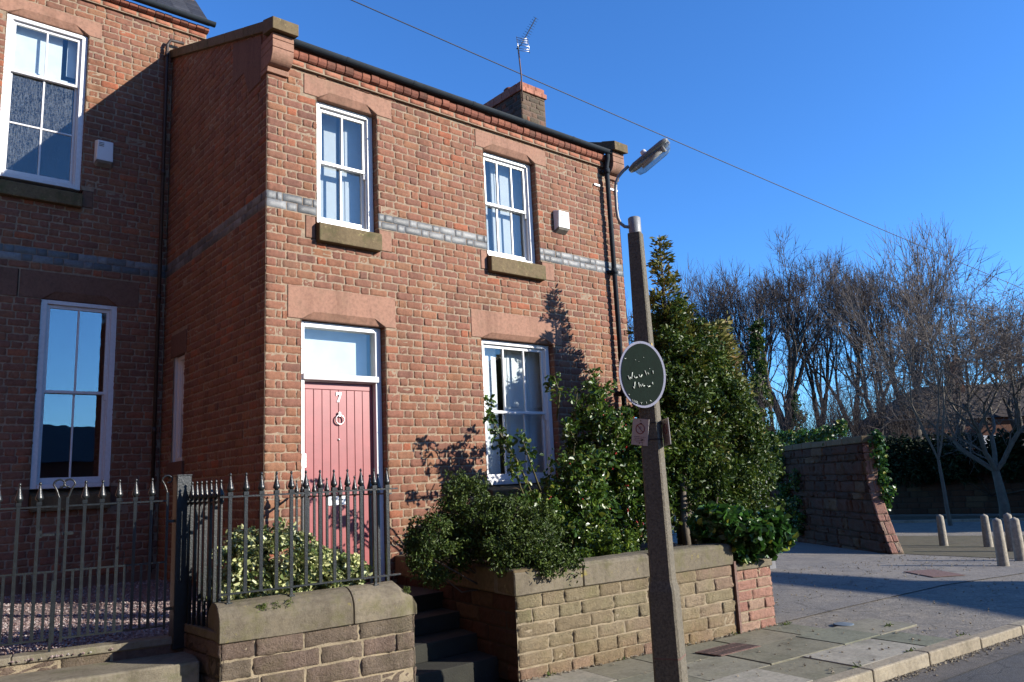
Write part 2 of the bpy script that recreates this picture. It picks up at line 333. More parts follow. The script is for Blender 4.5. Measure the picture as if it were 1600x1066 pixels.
# ---------------------------------------------------------------- brick and stone panels
CZ = .09234; ZB = 4.5983
def pillow(b, rects, fn, mi=0, relief=.008, rough=.0015, nu=6, nz=5, rnd=.012, edge=.0):
    """rects: array of u0,u1,z0,z1,face ; fn maps (u,z,d)->world, d outward"""
    if len(rects) == 0: return
    Rr = np.array(rects, float); n = len(Rr)
    su = np.array([0, .06, .35, .65, .94, 1.]) if nu == 6 else np.array([0, .05, .2, .4, .6, .8, .95, 1.])
    sz = np.array([0, .12, .5, .88, 1.]) if nz == 5 else np.array([0, .13, .38, .62, .87, 1.])
    if nu == 0: su = np.array([0, .03, .14, .3, .45, .6, .75, .87, .97, 1.]); sz = np.array([0, .07, .25, .5, .75, .93, 1.])
    U, Z = np.meshgrid(su, sz)                   # nz,nu
    u = Rr[:, 0, None, None]+(Rr[:, 1]-Rr[:, 0])[:, None, None]*U
    z = Rr[:, 2, None, None]+(Rr[:, 3]-Rr[:, 2])[:, None, None]*Z
    bord = (U == 0) | (U == 1) | (Z == 0) | (Z == 1)
    corner = ((U == 0) | (U == 1)) & ((Z == 0) | (Z == 1))
    d = np.where(bord, -relief, 0.)[None]+np.zeros_like(u)+Rr[:, 4, None, None]
    j = rng.normal(0, rough, u.shape); d = d+j+np.where(bord, 0, np.abs(rng.normal(0, edge+1e-6, u.shape)))
    cu, cz = Rr[:, 0:2].mean(1)[:, None, None], Rr[:, 2:4].mean(1)[:, None, None]
    pull = np.where(corner, rnd, 0.)[None]
    u = u-np.sign(u-cu)*pull*.9+rng.normal(0, rough*.8, u.shape); z = z-np.sign(z-cz)*pull*.5+rng.normal(0, rough*.6, u.shape)
    V = np.stack([u, z, d], -1).reshape(-1, 3); V = fn(V)
    k, l = len(sz), len(su)
    base = np.array([(a*l+c, a*l+c+1, (a+1)*l+c+1, (a+1)*l+c) for a in range(k-1) for c in range(l-1)])
    # skirt back into the mortar
    F = (base[None]+(np.arange(n)*k*l)[:, None, None]).reshape(-1, 4)
    b.v.append(V); off = b.n
    b.f.extend((F+off).tolist()); b.m.extend([mi]*len(F)); b.sm.extend([True]*len(F)); b.n += len(V)
def clip(rects, holes):
    out = []
    for u0, u1, z0, z1 in rects:
        ps = [(u0, u1, z0, z1)]
        for h in holes:
            nx = []
            for a, c, p, q in ps:
                if c <= h[0] or a >= h[1] or q <= h[2] or p >= h[3]: nx.append((a, c, p, q)); continue
                ov = min(q, h[3])-max(p, h[2])
                if ov < .35*(q-p):                      # thin vertical overlap: trim height
                    if p < h[2]: nx.append((a, c, p, h[2]-.004))
                    else: nx.append((a, c, h[3]+.004, q))
                    continue
                if a < h[0]: nx.append((a, h[0]-.003, p, q))
                if c > h[1]: nx.append((h[1]+.003, c, p, q))
            ps = nx
        out += [r for r in ps if r[1]-r[0] > .03 and r[3]-r[2] > .02]
    return out
def cells(b, u0, u1, z0, z1, holes, fn, d, mi, ucut=(), zcut=()):
    us = sorted({u0, u1, *ucut, *[min(max(h[i], u0), u1) for h in holes for i in (0, 1)]})
    zs = sorted({z0, z1, *zcut, *[min(max(h[i], z0), z1) for h in holes for i in (2, 3)]})
    for a, c in zip(us, us[1:]):
        for p, q in zip(zs, zs[1:]):
            cu, cz = (a+c)/2, (p+q)/2
            if any(h[0] < cu < h[1] and h[2] < cz < h[3] for h in holes): continue
            b.add(fn(np.array([(a, p, d), (c, p, d), (c, q, d), (a, q, d)], float)), [(0, 1, 2, 3)], mi)
S_, H_ = .232, .116
def bond(u0, u1, z0, z1, start=0, first=None, cz=CZ, zr=ZB, jt=.0088, S=S_, H=H_, ztop=None):
    """Flemish bond rows between z0 and z1"""
    r = []; k0 = math.floor((z0-zr)/cz+1e-6); k1 = math.ceil((z1-zr)/cz-1e-6)
    for k in range(k0, k1):
        p, q = zr+k*cz+jt*.45, zr+(k+1)*cz-jt*.55
        p2, q2 = max(p, z0), min(q, z1)
        if q2-p2 < .02: continue
        x = u0
        if k % 2: seq = [H, .06*1.0, S, H]; rep = [S, H]; seq = [H, .062]
        else: seq = [S*.98]; rep = [H, S]
        x0 = x; L = list(seq); i = 0
        while x < u1-.02:
            wd = L[i] if i < len(L) else rep[(i-len(L)) % 2]*(1+rng.normal(0, .03))
            e = min(x+wd, u1)
            g = jt/2+abs(rng.normal(0, .0012))
            if e-x > .035: r.append((x+g, e-g, p2+rng.normal(0, .0012), q2+rng.normal(0, .0012)))
            x += wd; i += 1
    return r
def brick_panel(b, fn, u0, u1, z0, z1, holes=(), mi=0, mo=1, band=(), bandmi=2, **kw):
    rr = clip(bond(u0, u1, z0, z1, **kw), list(holes))
    A = [(*r, rng.normal(0, .0022)) for r in rr if not any(bn[0]-.01 < r[2] and r[3] < bn[1]+.01 for bn in band)]
    Bb = [(*r, rng.normal(0, .001)) for r in rr if any(bn[0]-.01 < r[2] and r[3] < bn[1]+.01 for bn in band)]
    pillow(b, A, fn, mi, rnd=.015, rough=.0026, nu=8, nz=6)
    if Bb:
        Bb = [(r[0]-.0036, r[1]+.0036, r[2]-.0032, r[3]+.0032, r[4]) for r in Bb]
        pillow(b, Bb, fn, bandmi, relief=.006, rough=.0008, rnd=.003)
    cells(b, u0, u1, z0, z1, list(holes), fn, -.0065, mo)
def stone_rows(u0, u1, zs, lmin, lmax, jt=.012):
    r = []
    for p, q in zip(zs, zs[1:]):
        x = u0; first = True
        while x < u1-.01:
            wd = random.uniform(lmin, lmax)*(random.uniform(.4, 1) if first else 1); first = False
            if u1-(x+wd) < lmin*.5: wd = u1-x
            r.append((x+jt/2, min(x+wd, u1)-jt/2, p+jt/2, q-jt/2)); x += wd
    return r
def stone_panel(b, fn, u0, u1, zs, lmin=.22, lmax=.5, mi=0, mo=1, relief=.012, rough=.005, edge=.006, holes=(), ucut=(), jt=.005):
    rr = clip(stone_rows(u0, u1, zs, lmin, lmax, jt), list(holes))
    pillow(b, [(*r, rng.normal(0, .004)) for r in rr], fn, mi, relief=relief, rough=rough*.45, nu=0, nz=0, rnd=.005, edge=edge)
    cells(b, u0, u1, zs[0], zs[-1], list(holes), fn, -relief+.0065, mo, ucut, list(zs))
def F_front(y=0.):  return lambda V: np.stack([V[:, 0], y-V[:, 2], V[:, 1]], -1)
def F_left(x=0.):   # outward -x ; u = y
    return lambda V: np.stack([x-V[:, 2], V[:, 0], V[:, 1]], -1)
def F_right(x=0.):
    return lambda V: np.stack([x+V[:, 2], V[:, 0], V[:, 1]], -1)
def F_line(p, q):   # plane through p->q, u along, outward = right-hand side (towards -y for +x direction)
    p = np.array(p, float); q = np.array(q, float); e = (q-p)/np.linalg.norm(q-p); n = np.array([e[1], -e[0]])
    return lambda V: np.stack([p[0]+e[0]*V[:, 0]+n[0]*V[:, 2], p[1]+e[1]*V[:, 0]+n[1]*V[:, 2], V[:, 1]], -1)
# box coordinates (u, depth into wall, z) -> world for trim
def T_front(y=0.): return lambda V: np.stack([V[:, 0], y+V[:, 1], V[:, 2]], -1)
def T_left(x=0.):  return lambda V: np.stack([x+V[:, 1], V[:, 0], V[:, 2]], -1)
def T_line(p, q):
    p = np.array(p, float); q = np.array(q, float); e = (q-p)/np.linalg.norm(q-p); n = np.array([-e[1], e[0]])
    return lambda V: np.stack([p[0]+e[0]*V[:, 0]+n[0]*V[:, 1], p[1]+e[1]*V[:, 0]+n[1]*V[:, 1], V[:, 2]], -1)

# ------------------------------------------------------------------ ground
D = 3.379
def gz(x): return -.04*min(max(x-8, 0), 16)
def sheet(name, pts, z, mat, label=None):
    """polygon with the ground slope beyond x=8, diced in x"""
    b = B(); pts = [np.array(p, float) for p in pts]
    xs = sorted({-400., 8., 24., 400.})
    for a, c in zip(xs, xs[1:]):
        poly = pts
        for s, lim in ((1, a), (-1, c)):
            out = []
            for i in range(len(poly)):
                p, q = poly[i], poly[(i+1) % len(poly)]
                ip, iq = s*(p[0]-lim) >= 0, s*(q[0]-lim) >= 0
                if ip: out.append(p)
                if ip != iq: t = (lim-p[0])/(q[0]-p[0]); out.append(p+t*(q-p))
            poly = out
            if not poly: break
        if len(poly) > 2: b.add([(p[0], p[1], gz(p[0])+z) for p in poly], [tuple(range(len(poly)))])
    o = b.build(name, mat); tag(o, kind='structure')
    return o
E_ = np.array([.994, -.110]); E_ /= np.linalg.norm(E_); N_ = np.array([E_[1], -E_[0]])      # street direction, outward to road
W0 = np.array([1.175, -2.373])
def st(s, t): return W0+E_*s+N_*t
sheet('ground', [(-400, -400), (400, -400), (400, 400), (-400, 400)], -.16, earth_m)
sheet('road', [st(-60, 1.765), st(60, 1.765), st(60, 9.5), st(-60, 9.5)], -.10, road_m)
sheet('gutter', [st(-60, 1.76), st(60, 1.76), st(60, 2.02), st(-60, 2.10)], -.094, gut_m)
sheet('far_pavement', [st(-60, 9.5), st(60, 9.5), st(60, 11.5), st(-60, 11.5)], 0, pad_m)
sheet('pavement_bed', [st(-60, -.15), st(60, -.15), st(60, 1.64), st(-60, 1.64)], -.022, joint_dk)
sheet('driveway', [(4.46, -2.72), (5.75, -2.83), (9.6, -3.25), (14.2, -3.6), (14.2, -.95), (13.2, -.2), (19, 7.2), (19, 16), (5.4, 16), (5.9, 0.0)], -.004, drive_m)
sheet('crossing', [(4.5, -2.70), (5.75, -2.80), (14.2, -3.55), (14.2, -4.86), st(13, 1.63), st(3.1, 1.63), st(3.1, .2)], -.014, pad_m)
sheet('side_paving', [(12.9, -3.4), (40, -8), (40, .5), (21.4, .2), (19.9, 2.77), (18, 6.0), (13.15, -.25)], .004, pave_m)
sheet('side_road', [(19.9, 2.77), (21.4, .2), (40, -8), (48, -3), (28.3, 2.4), (26.9, 5.8), (24, 12), (17, 12)], .008, pad_m)
# flagstones
b = B()
rowt = [.0, .52, 1.06, 1.61]
ends = [3.42, 4.15, 3.72]
for i in range(3):
    s = -6+random.uniform(0, .5)
    while s < ends[i]-.05:
        L = random.choice([.6, .75, .9, .9, 1.05]); e = min(s+L, ends[i]); 
        if ends[i]-e < .25: e = ends[i]
        g = .006; dz = rng.normal(0, .0025); tl = rng.normal(0, .003)
        v = [(*st(s+g, rowt[i]+g), dz), (*st(e-g, rowt[i]+g), dz+tl), (*st(e-g, rowt[i+1]-g), dz+tl), (*st(s+g, rowt[i+1]-g), dz)]
        v += [(x, y, z-.05) for x, y, z in v]
        b.add(v, [(3, 2, 1, 0), (0, 1, 5, 4), (1, 2, 6, 5), (2, 3, 7, 6), (3, 0, 4, 7)][0:1]+[(0, 1, 5, 4), (1, 2, 6, 5), (2, 3, 7, 6), (3, 0, 4, 7)])
        s = e
tag(b.build('pavement', flag_m, bevel=.004, seg=1), kind='structure')
# kerb stones (full height, then dropped)
b = B(); s = -8.
while s < 30:
    L = random.uniform(.75, .95)
    if s < 3.92 < s+L+.3: L = 3.92-s
    dropped = s >= 3.915; z1 = .012 if not dropped else -.012
    zt = gz(st(s, 0)[0])
    v = np.array([(*st(a, t), z+zt) for a in (s+.006, s+L-.006) for t in (1.622, 1.765) for z in (-.2, z1)])
    v[:, 2] += 0; b.add(v, [(0, 1, 3, 2), (4, 6, 7, 5), (0, 4, 5, 1), (2, 3, 7, 6), (0, 2, 6, 4), (1, 5, 7, 3)])
    s += L
tag(b.build('kerb', kerb_m, bevel=.014, seg=2), kind='structure')
# yard, garden soil
b = B(); b.prism([(.12, -1.36), (.12, D), (-8, D), (-8, .24), (-1.22, -1.33)], lambda V: np.stack([V[:, 0], V[:, 2], V[:, 1]], -1), -.1, .60); tag(b.build('gravel_yard', simple('gravel_bed', (.26, .19, .18), .95, var=.5, scale=60, bmp=1)), kind='structure')
b = B(); b.prism([(.22, -2.0), (-1.13, -1.85), (-1.13, -1.4), (.22, -1.4)][::-1], lambda V: np.stack([V[:, 0], V[:, 2], V[:, 1]], -1), 0, .68); tag(b.build('planting_bed', soil), kind='structure')
b = B(); b.prism([(1.3, -2.2), (4.3, -2.55), (5.7, -.05), (1.55, -.02)], lambda V: np.stack([V[:, 0], V[:, 2], V[:, 1]], -1), 0, .70)
tag(b.build('garden_soil', soil), kind='structure')
# loose gravel
n = 16000
px = rng.uniform(-3.6, -.0, n); py = rng.uniform(-1.35, 3.3, n)
py = np.where(rng.random(n) < .55, rng.uniform(-1.35, .9, n), py)
ok = py > -1.46-.23*(px+1.22)
px, py = px[ok], py[ok]; n = len(px)
sz = rng.uniform(.006, .015, n)
oc = np.array([(1, 0, 0), (0, 1, 0), (-1, 0, 0), (0, -1, 0), (0, 0, .8), (0, 0, -.8)], float)
V = oc[None]*sz[:, None, None]*rng.uniform(.7, 1.3, (n, 6, 1)); V = V+np.stack([px, py, .602+sz*.4], -1)[:, None]
th = rng.uniform(0, 6.28, n); 
F = np.array([(0, 1, 4), (1, 2, 4), (2, 3, 4), (3, 0, 4), (1, 0, 5), (2, 1, 5), (3, 2, 5), (0, 3, 5)])
F = (F[None]+(np.arange(n)*6)[:, None, None]).reshape(-1, 3)
tag(quick('gravel', V.reshape(-1, 3), F, gravel_m), 'pinkish loose gravel covering the yard behind the iron gates', 'gravel', kind='stuff')

# ================================================================== FRONT HOUSE
XR = 5.66
house = empty('brick_house', (0, 0, .6), 'red brick end house with pink front door numbered 7 and blue brick band', 'house')
ZC = 6.286
L1 = (.427, 1.571, 6.016, 6.255); L2 = (2.861, 4.145, 6.016, 6.255)
LD = (.243, 1.565, 3.420, 3.775); LG = (2.670, 4.250, 3.420, 3.775)
O1 = (.585, 1.36, 4.49, 6.02); O2 = (2.995, 3.925, 4.49, 6.02)
OD = (.400, 1.425, .60, 3.425); OG = (2.830, 4.080, 1.60, 3.425)
SB1 = (.442, 1.535, 4.325, 4.585); SB2 = (2.865, 4.180, 4.325, 4.585)      # sill stones with end blocks
SBG = (2.70, 4.2, 1.34, 1.60)
holes = [L1, L2, LD, LG, O1, O2, OD, OG, SB1, SB2, SBG]
b = B()
brick_panel(b, F_front(), 0, XR, ZB-44*CZ, ZC, holes, band=[(ZB, ZB+2*CZ)])
SW = (2.50, 2.93, 2.06, 3.42); SWL = (2.44, 3.05, 3.42, 3.72); SWS = (2.4, 3.0, 1.86, 2.06)
fl = F_left()
brick_panel(b, fl, 0, D, ZB-44*CZ, 8.2, [SW, SWL, SWS], band=[(ZB, ZB+2*CZ)])
# right reveals (facing -x) and left reveals
for o in (O1, O2, OD, OG):
    brick_panel(b, F_left(o[1]), 0, .14, o[2], o[3])
    brick_panel(b, (lambda x: lambda V: np.stack([x+V[:, 2], V[:, 0], V[:, 1]], -1))(o[0]), 0, .14, o[2], o[3])
b.build('wall', [brick, mortar, blue], house)
# wall above the parapet line is cut by the coping: hide with sloping roof; inner shell
b = B()
def slab(y0, y1, x0, x1, z0, z1): b.box(x0, x1, y0, y1, z0, z1)
for a, c in ((0.02, O1[0]), (O1[1], O2[0]), (O2[1], XR)): b.box(max(a, .02), c-(.02 if c == XR else 0), .15, .3, 4.0, 6.3)
for a, c in ((0.02, OD[0]), (OD[1], OG[0]), (OG[1], XR)): b.box(a, c-(.02 if c == XR else 0), .15, .3, .3, 4.0)
b.box(OD[0], OD[1], .15, .3, 3.42, 4.0); b.box(OG[0], OG[1], .15, .3, 3.42, 4.0); b.box(OG[0], OG[1], .15, .3, .3, 1.6)
b.box(O1[0], O1[1], .15, .3, 6.02, 6.3); b.box(O2[0], O2[1], .15, .3, 6.02, 6.3)
b.box(O1[0], O1[1], .15, .3, 4.0, 4.5); b.box(O2[0], O2[1], .15, .3, 4.0, 4.5)
b.box(.02, 5.64, .32, 6.0, 3.9, 4.1); b.box(.02, 5.64, .32, 6.0, .25, .5)
b.box(.02, 5.64, 2.9, 3.0, .3, 6.9); b.box(2.1, 2.2, .3, 3, .5, 6.6)
b.build('inner_wall', plaster, house)
b = B(); brick_panel(b, F_right(XR), 0, 8, ZB-44*CZ, 6.6)
b.add([(0, 8, .3), (XR, 8, .3), (XR, 8, 8), (0, 8, 8)], [(0, 1, 2, 3)], 1)
b.add([(XR-.006, 0, 6.5), (XR-.006, 3.6, 7.95), (XR-.006, 8, 6.5)], [(0, 1, 2)], 0)
b.build('end_wall', [brick, mortar, blue], house)
# roof
b = B()
for i in range(60):
    y0 = -.06+i*.062; z0 = 6.505+.385*(y0+.06)
    b.add([(.24, y0, z0+.012), (5.42, y0, z0+.012), (5.42, y0+.075, z0+.012+.024), (.24, y0+.075, z0+.036)], [(0, 1, 2, 3)])
b.add([(.02, -.05, 6.46), (5.64, -.05, 6.46), (5.64, 3.6, 7.87), (.02, 3.6, 7.87)], [(3, 2, 1, 0)])
b.add([(.02, 3.6, 7.9), (5.64, 3.6, 7.9), (5.64, 8.1, 6.4), (.02, 8.1, 6.4)], [(0, 1, 2, 3)])
b.build('roof', slate, house)
# cornice: two brick courses
b = B()
pillow(b, [(*r, 0) for r in stone_rows(.235, 5.335, [ZC+.004, ZC+.078], .23, .232, .006)], F_front(-.042), 0, relief=.05, rough=.0008, rnd=.003)
b.box(.235, 5.335, -.036, .02, ZC, ZC+.08, 1)
b.build('cornice', [brick_cor, mortar], house)
b = B()
rows = stone_rows(.235, 5.335, [ZC+.082, ZC+.158], .112, .118, .005)
for r in rows:
    j = rng.normal(0, .004); prof = [(.1, ZC+.082), (-.055, ZC+.082), (-.075+j, ZC+.095), (-.090+j, ZC+.125), (-.088+j, ZC+.178), (.1, ZC+.182)]
    b.prism(prof, lambda V: np.stack([V[:, 1], V[:, 0], V[:, 2]], -1), r[0], r[1])
b.box(.236, 5.334, -.07, .02, ZC+.170, ZC+.235)
b.build('dentil_course', brick_den, house, bevel=.005, seg=1)
def halfround(b, x0, x1, y, z, r):
    n = 10; pr = [(y+r*math.cos(math.pi+math.pi*i/n), z+r*math.sin(math.pi+math.pi*i/n)) for i in range(n+1)]
    pi_ = [(y+(r-.006)*math.cos(math.pi+math.pi*i/n), z+(r-.006)*math.sin(math.pi+math.pi*i/n)) for i in range(n+1)]
    b.prism(pr+pi_[::-1], lambda V: np.stack([V[:, 1], V[:, 0], V[:, 2]], -1), x0, x1)
b = B(); halfround(b, .23, 5.42, -.118, 6.528, .056)
for x in np.arange(.9, 5.3, .92): halfround(b, x-.02, x+.02, -.118, 6.530, .060)
b.build('gutter', gutter_m, house)
# gable copings with kneelers
def gable(x0, x1, kx0, kx1, par, sidex):
    b = B()
    n = 6
    for i in range(n):
        y0 = .02+i*(3.62-.02)/n; y1 = y0+(3.62-.02)/n-.006
        zt = lambda y: 6.655+.385*(y+.2)
        v = [(x, y, zt(y)+dz) for x in (x0, x1) for y in (y0, y1) for dz in (-.13, 0)]
        b.add(v, [(0, 1, 3, 2), (4, 6, 7, 5), (0, 4, 5, 1), (2, 3, 7, 6), (0, 2, 6, 4), (1, 5, 7, 3)])
    v = [(x, y, z) for x in (x0-.008, x1+.006) for y, z in ((-.235, 6.525), (-.235, 6.665), (.03, 6.57), (.03, 6.752))]
    b.add(v, [(0, 1, 3, 2), (4, 6, 7, 5), (0, 4, 5, 1), (2, 3, 7, 6), (0, 2, 6, 4), (1, 5, 7, 3)])
    b.build('coping', mossy, par, bevel=.008)
    b = B()
    f = lambda V: np.stack([V[:, 1], V[:, 0], V[:, 2]], -1)
    b.prism([(.15, 6.455), (-.165, 6.455), (-.165, 6.523), (.15, 6.523)], f, kx0, kx1)
    b.prism([(.15, 6.36), (-.165, 6.36), (-.165, 6.45), (.15, 6.45)], f, kx0, kx1)
    cur = [(-.165, 6.355)]+[(-.165+.125*(1-math.cos(t)), 6.355-.16*math.sin(t)) for t in np.linspace(.15, 1.5, 9)]
    b.prism([(.15, 6.355)]+cur+[(.15, 6.19)], f, kx0, kx1)
    b.prism([(.15, 6.125), (-.03, 6.125), (-.045, 6.18), (.15, 6.18)], f, kx0-.004, kx1)
    b.build('kneeler', sand, par, bevel=.006)
gable(-.035, .25, -.012, .232, house, 0)
gable(5.41, 5.70, 5.42, 5.675, house, 0)
b = B()
b.prism([(.155, 6.10), (.5, 6.10), (.66, 6.42), (1.0, 6.42), (1.0, 6.96), (.155, 6.64)], T_left(-.006), 0, .1)
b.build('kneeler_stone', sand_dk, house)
# the side wall stops under the coping: a sloped cut via boolean-free trim -> roof side filler
def trim_side(o):
    me = o.data
    co = np.empty(len(me.vertices)*3); me.vertices.foreach_get('co', co); co = co.reshape(-1, 3)
    lim = 6.56+.385*(co[:, 1]+.2)
    m = (co[:, 0] < .1) & (co[:, 2] > lim) & (co[:, 1] > -.05)
    co[m, 2] = lim[m]; me.vertices.foreach_set('co', co.ravel()); me.update()
trim_side(next(o for o in house.children if o.name.startswith('wall')))

# ---- lintels with shouldered splayed soffit
def lintel(par, T, rect, op, mat, nz=.085, sh=.15, proud=.004, mi=None):
    x0, x1, z0, z1 = rect; a, c = op
    b = B()
    f0 = [(x0, z0), (a, z0), (a+sh, z0+nz), (c-sh, z0+nz), (c, z0), (x1, z0), (x1, z1), (x0, z1)]
    f1 = [(x0, z0), (a, z0), (a+sh*.3, z0+.012), (c-sh*.3, z0+.012), (c, z0), (x1, z0), (x1, z1), (x0, z1)]
    n = 8
    v = np.array([(p, -proud, q) for p, q in f0]+[(p, .032, q) for p, q in f1], float)
    v = T(v)
    b.add(v, [(0, 1, 2, 7), (2, 3, 6, 7), (3, 4, 5, 6)]+[(i, n+i, n+(i+1) % n, (i+1) % n) for i in range(n)]+[tuple(range(n, 2*n))[::-1]])
    b.box(a-.02, c+.02, .032, .148, z0+.008, z1-.01, fn=T)
    return b.build('lintel', mat, par, bevel=.005, seg=1)
def sill(par, T, rect, op, proj=.085, mat=None, mat2=None):
    x0, x1, z0, z1 = rect; a, c = op
    b = B()
    for u0, u1 in ((x0, a-.002), (c+.002, x1)):
        b = B(); b.box(u0+.004, u1, -.003, .06, z0+.004, z1-.004, fn=T); b.build('sill_block', mat2, par, bevel=.012)
    b = B(); h = z1-z0
    v = np.array([(u, d, z) for u in (a+.003, c-.003) for d, z in ((-proj, z0-.03), (-proj, z1-.085), (.16, z1-.02), (.16, z0-.03))], float)
    b.add(T(v), [(0, 1, 2, 3), (7, 6, 5, 4), (0, 4, 5, 1), (1, 5, 6, 2), (2, 6, 7, 3), (3, 7, 4, 0)])
    b.build('sill', mat, par, bevel=.012)
TF = T_front()
lintel(house, TF, L1, (O1[0]+.01, O1[1]+.012), sand, nz=.085, sh=.14)
lintel(house, TF, L2, (O2[0], O2[1]), sand, nz=.085, sh=.15)
lintel(house, TF, LD, (OD[0], OD[1]), sand, nz=.08, sh=.13)
lintel(house, TF, LG, (OG[0], OG[1]), sand, nz=.07, sh=.15)
sill(house, TF, SB1, (O1[0]-.02, O1[1]), mat=mossy, mat2=sand)
sill(house, TF, SB2, (O2[0]-.02, O2[1]+.02), mat=mossy, mat2=sand)
sill(house, TF, SBG, (OG[0], OG[1]), mat=mossy, mat2=sand)

# ---- sash windows
def sash(par, T, x0, x1, z0, z1, zm, cols, d=.10, fwd=.07, gm=None, frm=None, rows_low=1, horn=True):
    """box frame + two sliding sashes; lower sash sits behind"""
    gm = gm or glass; frm = frm or white
    b = B()
    b.box(x0, x0+fwd, d, d+.11, z0, z1, fn=T); b.box(x1-fwd, x1, d, d+.11, z0, z1, fn=T)
    b.box(x0+fwd, x1-fwd, d, d+.11, z1-.05, z1, fn=T); b.box(x0+fwd, x1-fwd, d-.015, d+.11, z0, z0+.055, fn=T)
    # staff bead steps
    b.box(x0+fwd, x0+fwd+.014, d+.02, d+.035, z0+.055, z1-.05, fn=T); b.box(x1-fwd-.014, x1-fwd, d+.02, d+.035, z0+.055, z1-.05, fn=T)
    win = b.build('window', frm, par, bevel=.003, seg=1)
    a, c = x0+fwd+.002, x1-fwd-.002
    for k, (p, q, dd) in enumerate(((zm-.02, z1-.052, d+.037), (z0+.057, zm+.02, d+.075))):
        b = B(); sw = .042
        b.box(a, a+sw, dd, dd+.036, p, q, fn=T); b.box(c-sw, c, dd, dd+.036, p, q, fn=T)
        b.box(a+sw, c-sw, dd, dd+.036, q-(.042 if k == 0 else .036), q, fn=T); b.box(a+sw, c-sw, dd, dd+.036, p, p+(.036 if k == 0 else .075), fn=T)
        for i in range(1, cols):
            m = a+(c-a)*i/cols; b.box(m-.011, m+.011, dd+.004, dd+.034, p+.03, q-.03, fn=T)
        if k == 1 and rows_low == 2:
            m = (p+q)/2; b.box(a+sw, c-sw, dd+.006, dd+.032, m-.011, m+.011, fn=T)
        if k == 0 and horn:
            for u in (a, c-.03): b.box(u, u+.03, dd+.002, dd+.034, p-.07, p-.001, fn=T)
        b.build('sash', frm, win, bevel=.003, seg=1)
        b = B(); b.box(a+sw-.004, c-sw+.004, dd+.017, dd+.021, p+.03, q-.03, fn=T)
        b.build('pane', gm[k] if isinstance(gm, tuple) else gm, win)
    return win
wn1 = sash(house, TF, O1[0]+.01, O1[1]-.005, 4.53, 6.02, 5.31, 2)
wn2 = sash(house, TF, O2[0]+.01, O2[1]-.005, 4.53, 6.02, 5.31, 3)
wng = sash(house, TF, OG[0]+.03, OG[1]-.005, 1.58, 3.42, 2.50, 3)
b = B(); b.box(2.55, 2.92, .08, .2, 2.06, 3.42, fn=T_left()); 
b = B()
sws = sash(house, T_left(), 2.505, 2.925, 2.06, 3.42, 2.75, 1, d=.05, fwd=.1)
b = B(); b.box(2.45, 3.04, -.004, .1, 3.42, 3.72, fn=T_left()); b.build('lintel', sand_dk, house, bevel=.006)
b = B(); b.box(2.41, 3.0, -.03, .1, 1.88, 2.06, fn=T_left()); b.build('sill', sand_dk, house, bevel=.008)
# shutters, blinds inside
def panel(b, x0, x1, y, z0, z1, n=2):
    b.box(x0, x1, y, y+.025, z0, z1)
    h = (z1-z0)/n
    for i in range(n):
        b.box(x0+.05, x1-.05, y-.008, y+.001, z0+i*h+.06, z0+(i+1)*h-.05)
b = B()
panel(b, 1.04, 1.40, .31, 4.5, 6.05, 2); b.box(.70, 1.02, .36, .38, 4.5, 6.05)
b.build('shutter', shut_m, house, bevel=.004, seg=1)
b = B()
panel(b, 3.36, 3.68, .31, 4.5, 6.05, 2); panel(b, 3.70, 3.98, .33, 4.5, 6.05, 2); b.box(3.05, 3.33, .37, .39, 4.5, 6.05)
b.build('shutter', shut_m, house, bevel=.004, seg=1)
b = B()
panel(b, 2.95, 3.30, .31, 1.6, 3.45, 2); panel(b, 3.43, 3.83, .31, 1.6, 3.45, 2); panel(b, 3.85, 4.16, .33, 1.6, 3.45, 2)
b.build('shutter', white, house, bevel=.004, seg=1)
b = B(); b.box(.62, 2.05, .44, .445, 4.4, 6.1); b.build('curtain', veil, house)
b = B(); b.box(3.0, 4.6, .44, .445, 4.4, 6.1); b.build('curtain', veil, house)
b = B(); b.box(3.50, 4.7, .44, .445, 1.5, 3.5); b.build('curtain', blind_m, house)

# ---- door
b = B()
x0, x1 = OD[0]+.005, OD[1]-.005
b.box(x0, x0+.075, .10, .21, .60, 3.42); b.box(x1-.075, x1, .10, .21, .60, 3.42)
b.box(x0+.075, x1-.075, .10, .21, 3.36, 3.42)
b.box(x0+.075, x1-.075, .13, .21, 2.775, 2.83)
frame = b.build('door_frame', white, house, bevel=.006)
b = B(); b.box(x0+.05, x1-.045, .07, .129, 2.785, 2.855); b.build('transom', white, frame, bevel=.012)
b = B(); b.box(x0+.07, x1-.07, .155, .16, 2.84, 3.37); b.build('fanlight', glass, frame)
b = B(); b.box(x0+.07, x1-.07, .30, .32, 2.84, 3.40); b.build('fanlight_blind', blind_m, frame)
dx0, dx1, dy = x0+.078, x1-.078, .168
b = B(); b.box(dx0, dx1, dy+.012, dy+.05, .64, 2.77)
b.box(dx0, dx1, dy, dy+.013, 2.70, 2.77); b.box(dx0, dx0+.035, dy, dy+.013, .64, 2.70); b.box(dx1-.035, dx1, dy, dy+.013, .64, 2.70)
k = 8; wd = (dx1-dx0-.07)/k
for i in range(k):
    b.box(dx0+.035+i*wd+.003, dx0+.035+(i+1)*wd-.003, dy+.002, dy+.013, .64, 2.695)
door = b.build('door', door_m, house, bevel=.002, seg=1)
def ring(b, c, r, t, T, n=24, sx=1.0):
    pts = [(c[0]+r*sx*math.cos(a), c[1], c[2]+r*math.sin(a)) for a in np.linspace(0, 2*math.pi, n+1)]
    b.tube(pts, t, 6, caps=False)
cx = (dx0+dx1)/2
b = B(); ring(b, (cx+.004, dy-.022, 2.37), .05, .008, None); b.box(cx-.012, cx+.012, dy-.03, dy+.004, 2.405, 2.45); b.build('knocker', silver, door)
b = B()
